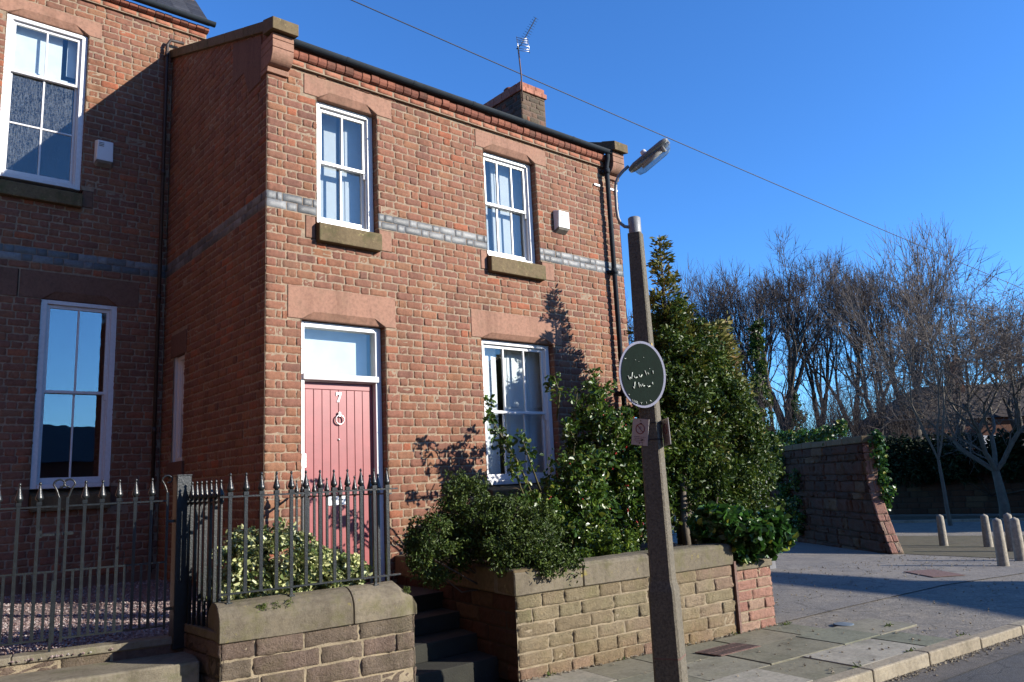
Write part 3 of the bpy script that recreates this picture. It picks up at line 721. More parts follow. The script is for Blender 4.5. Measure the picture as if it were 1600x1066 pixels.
seven = [(-.032, .055), (.034, .055), (.034, .035), (.004, -.055), (-.022, -.055), (.012, .026), (-.02, .026), (-.022, .014), (-.032, .014)]
b.prism([(cx+p, 2.618+q) for p, q in seven], TF, dy-.006, dy+.004); b.build('house_number', white, door)
b = B(); b.box(.775, 1.02, dy-.012, dy+.004, 1.455, 1.55); lb = b.build('letter_plate', white, door, bevel=.004)
b = B()
for (a, c, p, q) in ((.83, .86, 1.50, 1.51), (.845, .85, 1.49, 1.53), (.90, .945, 1.505, 1.52), (.985, .99, 1.48, 1.54), (.99, 1.0, 1.475, 1.483)): b.box(a, c, dy-.014, dy-.0115, p, q)
b.build('letter_plate_mark', cov_blue, lb)
b = B(); b.tube([(cx, dy-.01, 2.155), (cx, dy+.01, 2.155)], .012, 10); b.build('peephole', silver, door)
b = B(); b.box(dx0+.005, dx0+.045, dy-.012, dy+.003, 1.86, 2.01); b.build('lock', silver, door, bevel=.003)
b = B(); b.box(OD[0], OD[1], -.06, .25, .50, .62); b.build('doorstep', sand_dk, house, bevel=.01)

# ---- downpipe on the facade
b = B(); xp, yp = 5.345, -.085
b.tube([(5.345, -.125, 6.46), (5.345, -.12, 6.40), (xp, yp, 6.28), (xp, yp, 6.2), (xp, yp, .7)], .037, 12)
for z in (6.2, 4.62, 2.8): b.tube([(xp, yp, z-.04), (xp, yp, z+.04)], .046, 12); b.box(xp-.07, xp+.07, yp+.03, .0, z-.02, z+.02)
b.build('downpipe', gutter_m, house)
for xa, xb in ((5.12, 5.24), (5.42, 5.64)): b = B(); b.box(xa, xb, -.02, -.0015, 5.955, 5.985); b.build('cable_bracket', white_old, house)

# ---- chimney
b = B()
cx0, cx1, cy0, cy1 = 5.10, 5.66, 1.49, 2.62
brick_panel(b, F_front(cy0), cx0, cx1, 6.9, 8.15)
brick_panel(b, F_left(cx0), cy0, cy1, 6.9, 8.15)
b.box(cx0+.01, cx1-.005, cy0+.01, cy1, 6.7, 8.15, 1)
chim = b.build('chimney', [brick_ch, mortar_dk, blue], house)
b = B()
for k, (z, o) in enumerate(((8.155, .03), (8.25, .0))):
    for r in stone_rows(cx0-o, cx1+o, [z, z+.09], .18, .19, .006): b.box(r[0], r[1], cy0-o, cy0+.1, r[2], r[3])
    for r in stone_rows(cy0+.106-o, cy1+o, [z, z+.09], .2, .23, .006): b.box(cx0-o, cx1+o, r[0], r[1], r[2], r[3])
b.build('chimney_cap', brick_new, chim, bevel=.005, seg=1)
b = B(); b.lathe([(.09, 0), (.1, .03), (.07, .05), (.07, .06)], (5.2, 1.9, 8.34), 12); b.build('chimney_pot', brick_den, chim)

# aerial
a = empty('television_aerial', (5.10, 1.44, 7.9), 'spiky television aerial on a rusty mast strapped to the chimney', 'aerial')
b = B(); b.tube([(5.10, 1.455, 7.95), (5.10, 1.455, 8.4), (5.055, 1.45, 8.97)], .013, 7); b.build('mast', rust, a)
b = B(); b.tube([(5.04, 1.47, 8.9), (5.12, 1.42, 9.0), (5.38, 1.3, 9.53)], .009, 6)
for i in range(11):
    t = i/10; c = np.array([5.13, 1.41, 9.02])*(1-t)+np.array([5.375, 1.3, 9.52])*t
    L = .075*(1-.35*t); d = np.array([.55, -.3, -.35]); d = d/np.linalg.norm(d)
    b.tube([c-d*L, c+d*L], .0035, 4)
b.build('boom', gutter_m, a)
b = B()
for z in (8.83, 8.87, 8.93, 8.98, 9.02, 9.06):
    o = -.06 if z > 8.95 else .03
    b.tube([(5.0+o*.3, 1.40, z), (5.16+o*.3, 1.30, z-.02)], .006, 4)
b.tube([(4.99, 1.40, 9.08), (5.02, 1.40, 8.81)], .008, 4); b.tube([(5.15, 1.30, 9.04), (5.18, 1.30, 8.79)], .008, 4)
b.build('reflector', alu, a)

# alarm boxes
def alarm(name, T, x, z, w_, h_, label, boxm, dirty):
    o = empty(name, tuple(T(np.array([[x+w_/2, 0, z]], float))[0]), label, 'alarm box', 'white alarm boxes on the brick walls')
    b = B()
    v = np.array([(x+u*w_, dd, z+zz) for u, dd, zz in ((0, -.002, .03), (1, -.002, .03), (1, -.002, h_), (0, -.002, h_), (.06, -.09, .07), (.94, -.09, .07), (.9, -.10, h_-.02), (.1, -.10, h_-.02))])
    v = T(v); b.add(v, [(0, 1, 2, 3), (5, 4, 7, 6), (0, 3, 7, 4), (1, 5, 6, 2), (3, 2, 6, 7)])
    b.build('casing', boxm, o, bevel=.008)
    b = B(); v = T(np.array([(x+u*w_, dd, z+zz) for u, dd, zz in ((.01, -.004, .028), (.99, -.004, .028), (.92, -.088, .066), (.08, -.088, .066), (.1, -.004, .0), (.9, -.004, .0), (.85, -.07, .04), (.15, -.07, .04))], float))
    b.add(v, [(0, 1, 2, 3), (4, 7, 6, 5), (0, 3, 7, 4), (1, 5, 6, 2), (3, 2, 6, 7)])
    b.build('base', dirty, o)
    b = B()
    for k in range(3): b.box(x+w_*.16, x+w_*.42, -.1045, -.0985, z+h_*(.72+.06*k), z+h_*(.735+.06*k), fn=T)
    b.build('vent_slot', dark_pl, o)
alarm('alarm_box', TF, 4.22, 5.05, .25, .33, 'white alarm box on the sunlit facade right of the upper window', plastic_w, plastic_g)
alarm('alarm_box', T_front(D), -.96, 6.02, .23, .36, 'white alarm box on the shaded wall beside the left wing window', plastic_w, plastic_g)

# ================================================================== LEFT WING
wing = empty('terraced_house', (-2, D, .6), 'taller brick house on the left with two tall white sash windows', 'house')
WL = -6.5; WR = .42; WZ = ZB+41*CZ
FW = F_front(D); TW = T_front(D)
U1 = (-2.03, -1.09, 5.64, 7.87); U2 = (-1.46, -.585, 1.80, 4.14)
UL1 = (-2.2, -.935, 7.87, 8.10); UL2 = (-1.70, -.335, 4.14, 4.49)
US1 = (-2.15, -.94, 5.42, 5.655); US2 = (-1.6, -.45, 1.56, 1.80)
UL0 = (-3.6, -1.715, 4.14, 4.49)
b = B()
brick_panel(b, FW, WL, -.0, ZB-44*CZ, WZ, [U1, U2, UL1, UL2, US1, US2, UL0], band=[(ZB, ZB+2*CZ)])
brick_panel(b, FW, 0.001, WR, 7.8, WZ, [])
for o in (U1, U2):
    brick_panel(b, F_left(o[1]) if False else (lambda x: lambda V: np.stack([x-V[:, 2], V[:, 0]+D, V[:, 1]], -1))(o[1]), 0, .11, o[2], o[3])
    brick_panel(b, (lambda x: lambda V: np.stack([x+V[:, 2], V[:, 0]+D, V[:, 1]], -1))(o[0]), 0, .11, o[2], o[3])
b.build('wall', [brick, mortar, blue], wing)
b = B()
b.box(WL, U1[0], D+.13, D+.3, .3, WZ); b.box(U2[1], -.02, D+.13, D+.3, .3, WZ)
b.box(U1[0], U2[1], D+.13, D+.3, 4.14, U1[2]); b.box(U1[0], U2[0], D+.13, D+.3, .3, 4.14); b.box(U2[0], U2[1], D+.13, D+.3, .3, U2[2])
b.box(U1[0], U1[1], D+.13, D+.3, U1[3], WZ); b.box(U1[1], U2[1], D+.13, D+.3, U1[2], WZ)
b.box(WL, -.02, D+2.5, D+2.6, .3, WZ); b.box(-.1, -.02, D+.3, D+2.5, .3, WZ); b.box(-3.2, -3.1, D+.3, D+2.5, .3, WZ); b.box(WL, -.02, D+.3, D+2.6, 4.7, 4.9); b.box(WL, -.02, D+.3, D+2.6, WZ-.1, WZ)
b.build('inner_wall', dark_room, wing)
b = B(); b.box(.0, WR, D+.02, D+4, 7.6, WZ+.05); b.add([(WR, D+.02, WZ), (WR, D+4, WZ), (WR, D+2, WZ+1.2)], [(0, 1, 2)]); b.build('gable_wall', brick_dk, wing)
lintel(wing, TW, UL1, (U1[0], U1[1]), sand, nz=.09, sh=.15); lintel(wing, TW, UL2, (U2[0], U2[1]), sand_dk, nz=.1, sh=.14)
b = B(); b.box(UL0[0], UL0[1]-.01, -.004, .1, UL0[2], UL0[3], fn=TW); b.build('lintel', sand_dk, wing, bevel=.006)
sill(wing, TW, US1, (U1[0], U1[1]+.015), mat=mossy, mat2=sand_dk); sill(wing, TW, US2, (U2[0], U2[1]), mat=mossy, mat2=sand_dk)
sash(wing, TW, U1[0]+.0, U1[1], 5.66, 7.87, 7.13, 2, d=.05, gm=(glass, glass_wet), frm=white_old, rows_low=2, horn=False)
sash(wing, TW, U2[0]+.0, U2[1], 1.80, 4.14, 2.99, 2, d=.03, gm=glass_sky, frm=white_old)
b = B(); b.box(-1.97, -1.36, .22, .225, 7.22, 7.9, fn=TW); b.box(-1.30, -1.15, .22, .225, 7.3, 7.9, fn=TW); b.box(-1.97, -1.13, .20, .22, 7.19, 7.22, fn=TW); b.build('blind', blind_m, wing)
# plinth and vents
b = B(); b.box(WL, -.01, -.03, -.001, .55, .72, fn=TW); b.build('plinth', sand_dk, wing)
# cornice + gutter + roof
b = B()
pillow(b, [(*r, 0) for r in stone_rows(WL, WR+.04, [WZ-.02, WZ+.055], .23, .232, .006)], F_front(D-.042), 0, relief=.05, rough=.0008, rnd=.003)
b.box(WL, WR+.04, D-.036, D+.02, WZ-.024, WZ+.057, 1)
b.build('cornice', [brick_cor, mortar], wing)
b = B()
for r in stone_rows(WL, WR+.06, [WZ+.06, WZ+.13], .112, .118, .005):
    j = rng.normal(0, .004); prof = [(D+.1, WZ+.06), (D-.07, WZ+.06), (D-.11+j, WZ+.08), (D-.115+j, WZ+.125), (D+.1, WZ+.13)]
    b.prism(prof, lambda V: np.stack([V[:, 1], V[:, 0], V[:, 2]], -1), r[0], r[1])
b.build('dentil_course', brick_den, wing, bevel=.005, seg=1)
b = B(); halfround(b, WL, WR+.12, D-.165, WZ+.19, .055); b.build('gutter', gutter_m, wing)
b = B()
for i in range(9):
    y0 = D-.12+i*.075; z0 = WZ+.2+i*.082
    x = WL
    while x < WR+.05:
        x2 = min(x+.25, WR+.06); b.add([(x+.002, y0, z0+.01), (x2-.002, y0, z0+.01), (x2-.002, y0+.09, z0+.105), (x+.002, y0+.09, z0+.105)], [(0, 1, 2, 3)]); x = x2
b.add([(WL, D-.1, WZ+.16), (WR+.06, D-.1, WZ+.16), (WR+.06, D+.56, WZ+.9), (WL, D+.56, WZ+.9)], [(3, 2, 1, 0)])
b.build('roof', slate, wing)
b = B(); b.tube([(WL, D+.58, WZ+.93), (WR+.02, D+.58, WZ+.93)], .075, 10); b.build('ridge', ridge_m, wing)
# corner downpipe
b = B(); b.tube([(.12, D-.09, 8.14), (-.06, D-.09, 8.13), (-.10, D-.07, 8.05), (-.10, D-.07, .7)], 1*.024, 10)
for z in (7.9, 6.1, 4.3, 2.5): b.tube([(-.10, D-.07, z-.04), (-.10, D-.07, z+.04)], .030, 10)
b.build('downpipe', simple('brown_pipe', (.05, .03, .022), .6), wing)

# ================================================================== RETAINING WALLS
def cop_profile(w=.30): return
def wall_line(name, p, q, z0, z1, zt, thick, stone, joint_, copm, label, zs=None, lmin=.25, lmax=.5, endL=True, endR=True, hip_r=0, segs=None, cap='flat', relief=.012):
    """free-standing wall from p to q (front face on the p->q line, thickness behind)"""
    p = np.array(p, float); q = np.array(q, float); L = np.linalg.norm(q-p); e = (q-p)/L; nb = np.array([-e[1], e[0]])
    o = empty(name, (*p, z0), label, 'wall')
    if zs is None:
        n = max(1, round((z1-z0)/.125)); zs = np.linspace(z0, z1, n+1)
    b = B()
    stone_panel(b, F_line(p, q), 0, L, zs, lmin, lmax, relief=relief)
    if endL: stone_panel(b, F_line(p+nb*thick, p), 0, thick, zs, .2, .4, relief=relief)
    if endR: stone_panel(b, F_line(q, q+nb*thick), 0, thick, zs, .2, .4, relief=relief)
    T = T_line(p, q)
    b.box(.012, L-.012, .014, thick, z0, z1-.002, 1, fn=T)
    b.build('stonework', [stone, joint_], o)
    # coping stones
    b = B(); x = -.02; tot = L+.02
    while x < tot-.01:
        e2 = x+random.uniform(.7, 1.1)
        if tot-e2 < .35: e2 = tot
        last = e2 == tot; hp = hip_r if last else 0
        h = zt-z1; f = -.022; bk = thick+.02; n = 9
        def prof(k):
            if cap == 'saddle': pr = [(f, 0), (f, h*.42)]+[(f+(bk-f)*(.5-.5*math.cos(t)), h*.42+h*.58*math.sin(t)) for t in np.linspace(.25, math.pi-.25, n)]+[(bk, h*.42), (bk, 0)]
            else: pr = [(f, 0), (f, h*.86), (f+.03, h*.97), (f+.08, h), (bk-.08, h), (bk-.02, h*.9), (bk, 0)]
            return pr
        pr = prof(0); m = len(pr); secs = [x+.004, (x+e2)/2, e2-.004-hp*.8]
        V = []
        for s_ in secs: V += [(s_, dd, z1+zz+rng.normal(0, .002)) for dd, zz in pr]
        if hp:
            V += [(e2-.03, .5*(dd+thick/2)+.0*dd+(dd-thick/2)*.4, z1+min(zz, h*.55)) for dd, zz in pr]; V += [(e2-.004, dd, z1+min(zz, h*.3)) for dd, zz in pr]
        k = len(V)//m
        fs = [(i*m+j, i*m+(j+1) % m, (i+1)*m+(j+1) % m, (i+1)*m+j)[::-1] for i in range(k-1) for j in range(m)]+[tuple(range(m)), tuple((k-1)*m+j for j in range(m))[::-1]]
        b.add(T(np.array(V, float)), fs); x = e2
    b.build('coping', copm, o, bevel=.008, seg=1)
    return o
def onW(s): return W0+E_*s
A = np.array([.9928, -.1195]); A /= np.linalg.norm(A)     # wall heading
wl = lambda s: W0+A*s
pc = wl(0); pj = wl(2.66)
gw = wall_line('garden_wall', pc, pj, -.02, .672, .885, .30, rock_l, joint, cop_w, 'weathered stone garden wall with flat coping in front of the holly bushes', lmin=.22, lmax=.42, endL=False)
# crooked drop of the coping at the right end
b = B()
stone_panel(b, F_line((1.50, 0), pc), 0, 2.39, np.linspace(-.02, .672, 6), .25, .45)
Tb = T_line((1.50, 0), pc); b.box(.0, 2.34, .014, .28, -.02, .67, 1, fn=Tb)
b.build('return_stonework', [rock_dk, joint_dk], gw)  # darker stone carries the shade of this return in its colour
b = B(); b.box(-.0, 2.41, -.02, .3, .674, .884, fn=Tb); b.build('return_coping', mossy, gw, bevel=.02)  # mossy coping, also chosen darker for the shade on this side
# end pier, red stone
pp0, pp1 = wl(2.70), wl(3.26)
pier = wall_line('gate_pier', pp0, pp1, -.02, .60, .68, .42, rock_r, joint, cop_w, 'short red stone pier under the ivy at the driveway corner', lmin=.2, lmax=.34, zs=np.linspace(-.02, .60, 7))
b = B(); b.box(2.665, 2.695, -.03, .05, 0, .70, fn=lambda V: T_line(W0, W0+A)(V)); tag(b.build('iron_strip', iron_rust), 'narrow rusty iron strip upright in the joint of the garden wall', 'iron strip')
# pier to house boundary behind the shrubs
wall_line('boundary_wall', (pp1[0]-.02, pp1[1]+.46), (5.75, -.02), -.02, .62, .72, .22, rock, joint_dk, cop_w, 'low stone wall running from the ivy pier back along the driveway', endL=False, endR=False)
# front left wall W2
q0 = wl(-2.36); q1 = wl(-.938)
w2 = wall_line('front_wall', q0, q1, .0, .652, .90, .30, rock, joint, cop_w, 'brown stone front wall with rounded coping carrying the iron railings', lmin=.25, lmax=.5, cap='saddle', hip_r=.16, zs=[0, .13, .27, .405, .53, .652], endL=False, endR=False)
b = B()
stone_panel(b, F_line(q0+np.array([-.03, .95]), q0), 0, .95, [0, .14, .28, .42, .55, .66], .25, .4); b.box(0, .93, .014, .2, 0, .655, 1, fn=T_line(q0+np.array([-.03, .95]), q0))
stone_panel(b, F_line(q1, (.33, -.03)), .0, 2.2, [0, .14, .28, .42, .55, .66], .25, .4); b.box(.05, 2.2, .014, .2, 0, .655, 1, fn=T_line(q1, (.33, -.03)))
b.build('return_stonework', [rock, joint_dk], w2)
b = B(); b.box(.02, .9, -.01, .22, .66, .72, fn=T_line(q0+np.array([-.03, .95]), q0)); b.box(.32, 2.2, -.01, .22, .66, .74, fn=T_line(q1, (.33, -.03))); b.build('return_coping', cop_w, w2, bevel=.01)

# steps to the door and to the gates
b = B()
for i, (y0, z) in enumerate(((-2.05, .15), (-1.72, .30), (-1.40, .45), (-1.08, .60))):
    b.box(.28, 1.42, y0, .0, z-.15-(.2 if i == 0 else 0), z-.001*i)
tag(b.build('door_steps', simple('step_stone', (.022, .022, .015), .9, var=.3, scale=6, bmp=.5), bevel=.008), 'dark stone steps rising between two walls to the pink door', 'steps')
GP = np.array([-1.22, -1.40]); GD = np.array([-.974, .225]); GD /= np.linalg.norm(GD)
TG = lambda V: np.stack([GP[0]+GD[0]*V[:, 0]+GD[1]*-V[:, 1]*-1*0+GD[0]*0+(-V[:, 1])*GD[1]*-1*0+(-GD[1])*V[:, 1]*0+V[:, 1]*(-GD[1])*-1*0, GP[1]+GD[1]*V[:, 0], V[:, 2]], -1)
def TG(V):   # u along gate line to the left, v = towards the street (negative y)
    n = np.array([-GD[1], GD[0]])            # points to -y side
    n = n if n[1] < 0 else -n
    return np.stack([GP[0]+GD[0]*V[:, 0]+n[0]*V[:, 1], GP[1]+GD[1]*V[:, 0]+n[1]*V[:, 1], V[:, 2]], -1)
gs = empty('gate_steps', tuple(TG(np.array([[1.0, .2, 0]]))[0]), 'worn stone sill and steps below the double iron gates', 'steps')
b = B(); b.box(-.05, 1.02, -.10, .04, .585, .636, fn=TG); b.build('sill_stone', coping, gs, bevel=.008)
b = B(); b.box(1.025, 3.4, -.10, .045, .585, .634, fn=TG); b.build('sill_stone', coping, gs, bevel=.008)
b = B()
stone_panel(b, lambda V: TG(np.stack([3.4-V[:, 0], .02+V[:, 2], V[:, 1]], -1)), 0, 3.45, [.50, .584], .3, .6, relief=.008, rough=.003); b.box(-.05, 3.4, -.1, .01, .0, .58, 1, fn=TG)
b.build('riser', [rock, joint], gs)
b = B(); b.box(-.10, 3.4, .02, .46, .30, .525, fn=TG); b.build('step', coping, gs, bevel=.015)
b = B(); b.box(-.10, 3.4, .06, .85, -.02, .30, fn=TG); b.build('step', coping, gs, bevel=.015)

# ================================================================== IRONWORK
def bar_mesh(z0, z1, tip=True, r=.0085, fin=.155):
    b = B(); b.box(-r, r, -r, r, z0, z1)
    if tip:
        b.box(-r*1.5, r*1.5, -r*1.5, r*1.5, z1-.004, z1+.022)
        s = fin/.155
        prof = [(.013, .022), (.015, .03), (.027, .040), (.025, .052), (.014, .09), (.007, .128), (.005, .133), (.010, .140), (.009, .150), (.002, .157)]
        b.lathe([(rr, zz*s) for rr, zz in prof], (0, 0, z1), 8)
    return b
def baluster(par, x, y, z0, z1, cache={}, tip=True, r=.0085, ang=0, name='baluster'):
    key = (round(z0, 3), round(z1, 3), tip, r, round(ang, 2))
    if key not in cache:
        b = bar_mesh(z0, z1, tip, r); o = b.build(name, iron); me = o.data; bpy.data.objects.remove(o); cache[key] = me
    o = bpy.data.objects.new(name, cache[key]); C.objects.link(o); o.parent = par
    o.location = (x-par.location.x, y-par.location.y, -par.location.z); o.rotation_euler.z = ang
    return o
AW = math.atan2(A[1], A[0])
# railing on the front wall: bars stand on the coping ridge .13 behind the face
nbk = np.array([-A[1], A[0]])
f0 = q0+nbk*.10+A*.04; f1 = q1+nbk*.10-A*.10
rail = empty('iron_railing', (*f0, .9), 'black spear-topped iron railing standing on the front wall', 'railing')
Lr = np.linalg.norm(f1-f0)
nb = 12
for i in range(nb):
    s = .03+(Lr-.09)*i/(nb-1); pxy = f0+A*s; baluster(rail, pxy[0], pxy[1], .955, 1.615, r=.0115, ang=AW)
TR = T_line(f0, f1)
b = B(); b.box(-.04, Lr+.03, -.013, .013, 1.600, 1.612, fn=TR); b.build('top_rail', iron, rail)
b = B(); b.box(-.04, Lr+.04, -.013, .013, .945, .957, fn=TR); b.build('bottom_rail', iron, rail)
b = B()
for s in (.03+(Lr-.09)*i/(nb-1) for i in (0, 4, 10)):
    b = B(); c = f0+A*s; b.box(c[0]-.009, c[0]+.009, c[1]-.009, c[1]+.009, .86, .946); b.box(c[0]-.02, c[0]+.02, c[1]-.02, c[1]+.02, .872, .896); b.build('foot', iron, rail)
# side run to gate post
g1 = f0+np.array([-.0, .06]); g2 = GP+np.array([.03, -.04])
side = empty('iron_railing', (*g1, .66), 'short iron railing run between the gate post and the front wall corner', 'railing')
for i in range(7):
    c = g1+(g2-g1)*(i+.35)/7.2; baluster(side, c[0], c[1], .66, 1.575, r=.0105, ang=1.6)
Ls = np.linalg.norm(g2-g1); TS = T_line(g1, g2)
b = B(); b.box(0, Ls, -.012, .012, 1.57, 1.582, fn=TS); b.build('top_rail', iron, side)
b = B(); b.box(0, Ls, -.012, .012, .70, .712, fn=TS); b.build('bottom_rail', iron, side)
# return run to the house
h1 = f1+np.array([.03, .10]); h2 = np.array([.27, -.02])
ret = empty('iron_railing', (*h1, .74), 'iron railing running from the front wall back to the house beside the door steps', 'railing')
Lh = np.linalg.norm(h2-h1); TH = T_line(h1, h2)
for i in range(14):
    c = h1+(h2-h1)*(i+.5)/14.6; baluster(ret, c[0], c[1], .78, 1.575, r=.010, ang=1.5)
b = B(); b.box(0, Lh, -.012, .012, 1.562, 1.574, fn=TH); b.build('top_rail', iron, ret)
b = B(); b.box(0, Lh, -.012, .012, .80, .812, fn=TH); b.build('bottom_rail', iron, ret)
# gate post
gp = empty('gate_post', (*GP, .6), 'square black iron gate post between the gates and the railing', 'post')
b = B(); b.box(GP[0]-.054, GP[0]+.050, GP[1]-.05, GP[1]+.05, .55, 1.775); b.build('shaft', iron, gp, bevel=.004)
b = B(); b.box(GP[0]-.057, GP[0]+.053, GP[1]-.053, GP[1]+.053, 1.776, 1.786); b.build('cap', iron, gp, bevel=.003)
# gates
def scroll(b, u, z, dirn, s=.085):
    pts = []
    for t in np.linspace(0, 1, 26):
        if t < .25: k = t/.25; pts.append((u-dirn*.012*k*3.0*.6, z+.12*k*s/.07*.45))
        else:
            k = (t-.25)/.75; a = -.2+k*5.2; r = s*.5*(1-.62*k); cx_ = u-dirn*(.02)+dirn*.0; cz_ = z+.10
            pts.append((u-dirn*(.03)+dirn*(-r*math.cos(a)+.0)+dirn*.03, cz_+r*math.sin(a)-.0))
    P3 = TG(np.array([(p, 0, q) for p, q in pts])); b.tube(list(P3), .007, 6)
def gate(u0, u1, scr0, scr1, label, n=5):
    c0 = TG(np.array([[(u0+u1)/2, 0, .7]]))[0]
    g = empty('iron_gate', tuple(c0), label, 'gate', 'pair of iron garden gates')
    b = B(); zt, zm, zb = 1.60, 1.16, .715
    for u in (u0, u1): b = B(); b.box(u-.009, u+.009, -.009, .009, .69, zt+.06, fn=TG); b.build('stile', iron, g)
    for z in (zt, zm, zb):
        b = B(); b.box(u0, u1, -.008, .008, z-.006, z+.006, fn=TG); b.build('rail', iron, g)
    st_ = (u1-u0)/(n+1)
    for i in range(1, n+1):
        p = TG(np.array([[u0+st_*i, 0, 0]]))[0]; baluster(g, p[0], p[1], .72, 1.615, r=.0105, ang=2.9)
    for i in range(n+1):
        p = TG(np.array([[u0+st_*(i+.5), 0, 0]]))[0]; baluster(g, p[0], p[1], .72, 1.158, tip=False, r=.0085, ang=2.9, name='dog_bar')
    for u, dd in ((u0, scr0), (u1, scr1)):
        b = B(); scroll(b, u, zt+.05, dd); b.build('scroll', iron, g)
    return g
ga = gate(.10, .745, -1, 1, 'right leaf of the double iron gates hinged to the square post')
gb = gate(.795, 1.52, -1, 1, 'left leaf of the double iron gates cut by the picture edge')
b = B(); b.box(.70, .77, -.02, .0, 1.40, 1.42, fn=TG); b.build('latch', iron, ga)
b = B(); b.box(.78, .90, -.02, .0, 1.40, 1.415, fn=TG); b.box(.89, .91, -.03, .0, 1.39, 1.44, fn=TG); b.build('latch', iron, gb)
b = B(); b.box(.8, .815, .005, .02, .60, 1.1, fn=TG); b.build('drop_bolt', iron, gb)
for z in (1.44, .82): b = B(); b.box(.04, .1, -.012, .012, z, z+.02, fn=TG); b.build('hinge', iron, ga)

# ================================================================== LAMP POST
LQ = np.array([1.60, -3.60]); SC = 1.062
def ZL(z): return 1.62+(z-1.62)*SC
n1 = np.array([-.908, -.419]); n1 /= np.linalg.norm(n1); n2 = np.array([-n1[1], n1[0]])
lamp = empty('lamp_post', (*LQ, 0), 'concrete lamp post with a grey swan-neck arm and glass lantern on the pavement', 'lamp post')
def oct_section(h, ch): return [(h, ch-h), (h, h-ch), (h-ch, h), (ch-h, h), (-h, h-ch), (-h, ch-h), (ch-h, -h), (h-ch, -h)]
b = B(); secs = [(-.1, .107), (.76, .099), (.83, .083), (2.02, .071), (ZL(3.44), .053)]
V = [(LQ[0]+n1[0]*p+n2[0]*q, LQ[1]+n1[1]*p+n2[1]*q, z) for z, h in secs for p, q in oct_section(h, h*.16)]
b.add(V, [(i*8+j, i*8+(j+1) % 8, (i+1)*8+(j+1) % 8, (i+1)*8+j) for i in range(4) for j in range(8)]+[tuple(32+j for j in range(8))])
b.build('column', concrete, lamp)
b = B(); b.tube([(*LQ, ZL(3.435)), (*LQ, ZL(3.44)), (*LQ, ZL(3.565)), (*LQ, ZL(3.572))], [.051, .051, .051, .043], 18); b.build('cap', steel, lamp)
hr = np.array([rt.x, rt.y]); hr /= np.linalg.norm(hr); vd = np.array([fw.x, fw.y]); vd /= np.linalg.norm(vd)
def LP(h, z, o=0.): h *= SC; return (LQ[0]+hr[0]*h-vd[0]*o, LQ[1]+hr[1]*h-vd[1]*o, ZL(z))
arm = [(.0, 3.50), (-.03, 3.497), (-.065, 3.503), (-.095, 3.53), (-.112, 3.575), (-.118, 3.65), (-.115, 3.80), (-.107, 3.86), (-.085, 3.91), (-.045, 3.955), (0.0, 3.992)]
b = B(); b.tube([LP(h-.012, z) for h, z in arm], .0135, 10); b.build('arm', steel, lamp)
# lantern : local axis along (a), width (w), down (d)
la = np.array(LP(.02, 3.965, .0)); lb_ = np.array(LP(.285, 4.125, .14)); ax = lb_-la; Ll = np.linalg.norm(ax); ax /= Ll
wv = np.cross(ax, (0, 0, 1.)); wv /= np.linalg.norm(wv); dn = np.cross(wv, ax); dn = dn if dn[2] < 0 else -dn
def lant(sec, name, mat, cap=True, par=lamp):
    b = B(); V = []; n = 14
    for a, wd, top, bot in sec:
        for j in range(n):
            t = 2*math.pi*j/n; c_, s_ = math.cos(t), math.sin(t)
            cc = math.copysign(abs(c_)**.6, c_); ss = math.copysign(abs(s_)**.6, s_)
            d_ = bot*ss if ss > 0 else top*ss
            V.append(la+ax*a*Ll+wv*wd*cc+dn*d_)
    k = len(sec)
    b.add(V, [(i*n+j, i*n+(j+1) % n, (i+1)*n+(j+1) % n, (i+1)*n+j) for i in range(k-1) for j in range(n)]+[tuple(range(n)), tuple((k-1)*n+j for j in range(n))], 0, True)
    return b.build(name, mat, par)
head = lant([(-.08, .022, .018, .01), (0, .055, .02, .006), (.1, .062, .028, .006), (.85, .066, .032, .006), (.97, .06, .028, .006), (1.02, .045, .01, .004)], 'canopy', steel)
lant([(0.02, .035, -.004, .04), (.06, .055, -.004, .075), (.2, .06, -.004, .088), (.8, .06, -.004, .08), (.93, .052, -.004, .066), (.99, .035, -.004, .03)], 'bowl', lamp_glass, par=head)
b = B(); b.tube([la+ax*Ll*.2+dn*.035, la+ax*Ll*.8+dn*.03], .018, 10); b.tube([la+ax*Ll*.78+dn*.03, la+ax*Ll*.86+dn*.03], .026, 10); b.build('tube_lamp', plastic_w, head)
b = B(); c = la+ax*Ll*.42-dn*.03; b.tube([c, c-dn*.02, c-dn*.045, c-dn*.05], [.024, .026, .024, .014], 12); b.build('photocell', plastic_w, head)
b = B(); c = la+ax*Ll*.97; b.tube([c+dn*.01, c-dn*.03], .014, 6); b.build('catch', dark_pl, head)
b = B()
for z in (ZL(.365),):
    rr = .1045; b.add([(LQ[0]+n1[0]*p+n2[0]*q, LQ[1]+n1[1]*p+n2[1]*q, z+dz) for dz in (-.006, .006) for p, q in oct_section(rr, rr*.16)], [(j, (j+1) % 8, 8+(j+1) % 8, 8+j) for j in range(8)]+[tuple(range(8))[::-1], tuple(range(8, 16))])
b.build('strap', iron_rust, lamp)
def on_col(p, q, z): return (LQ[0]+n1[0]*p+n2[0]*q, LQ[1]+n1[1]*p+n2[1]*q, z)
b = B(); v = [on_col(p, q, z) for p in (.02, .046) for q in (.066, .070) for z in (ZL(2.50), ZL(2.575))]
b.add(v, [(0, 1, 3, 2), (4, 6, 7, 5), (0, 4, 5, 1), (2, 3, 7, 6), (0, 2, 6, 4), (1, 5, 7, 3)]); b.build('number_label', yellow, lamp)

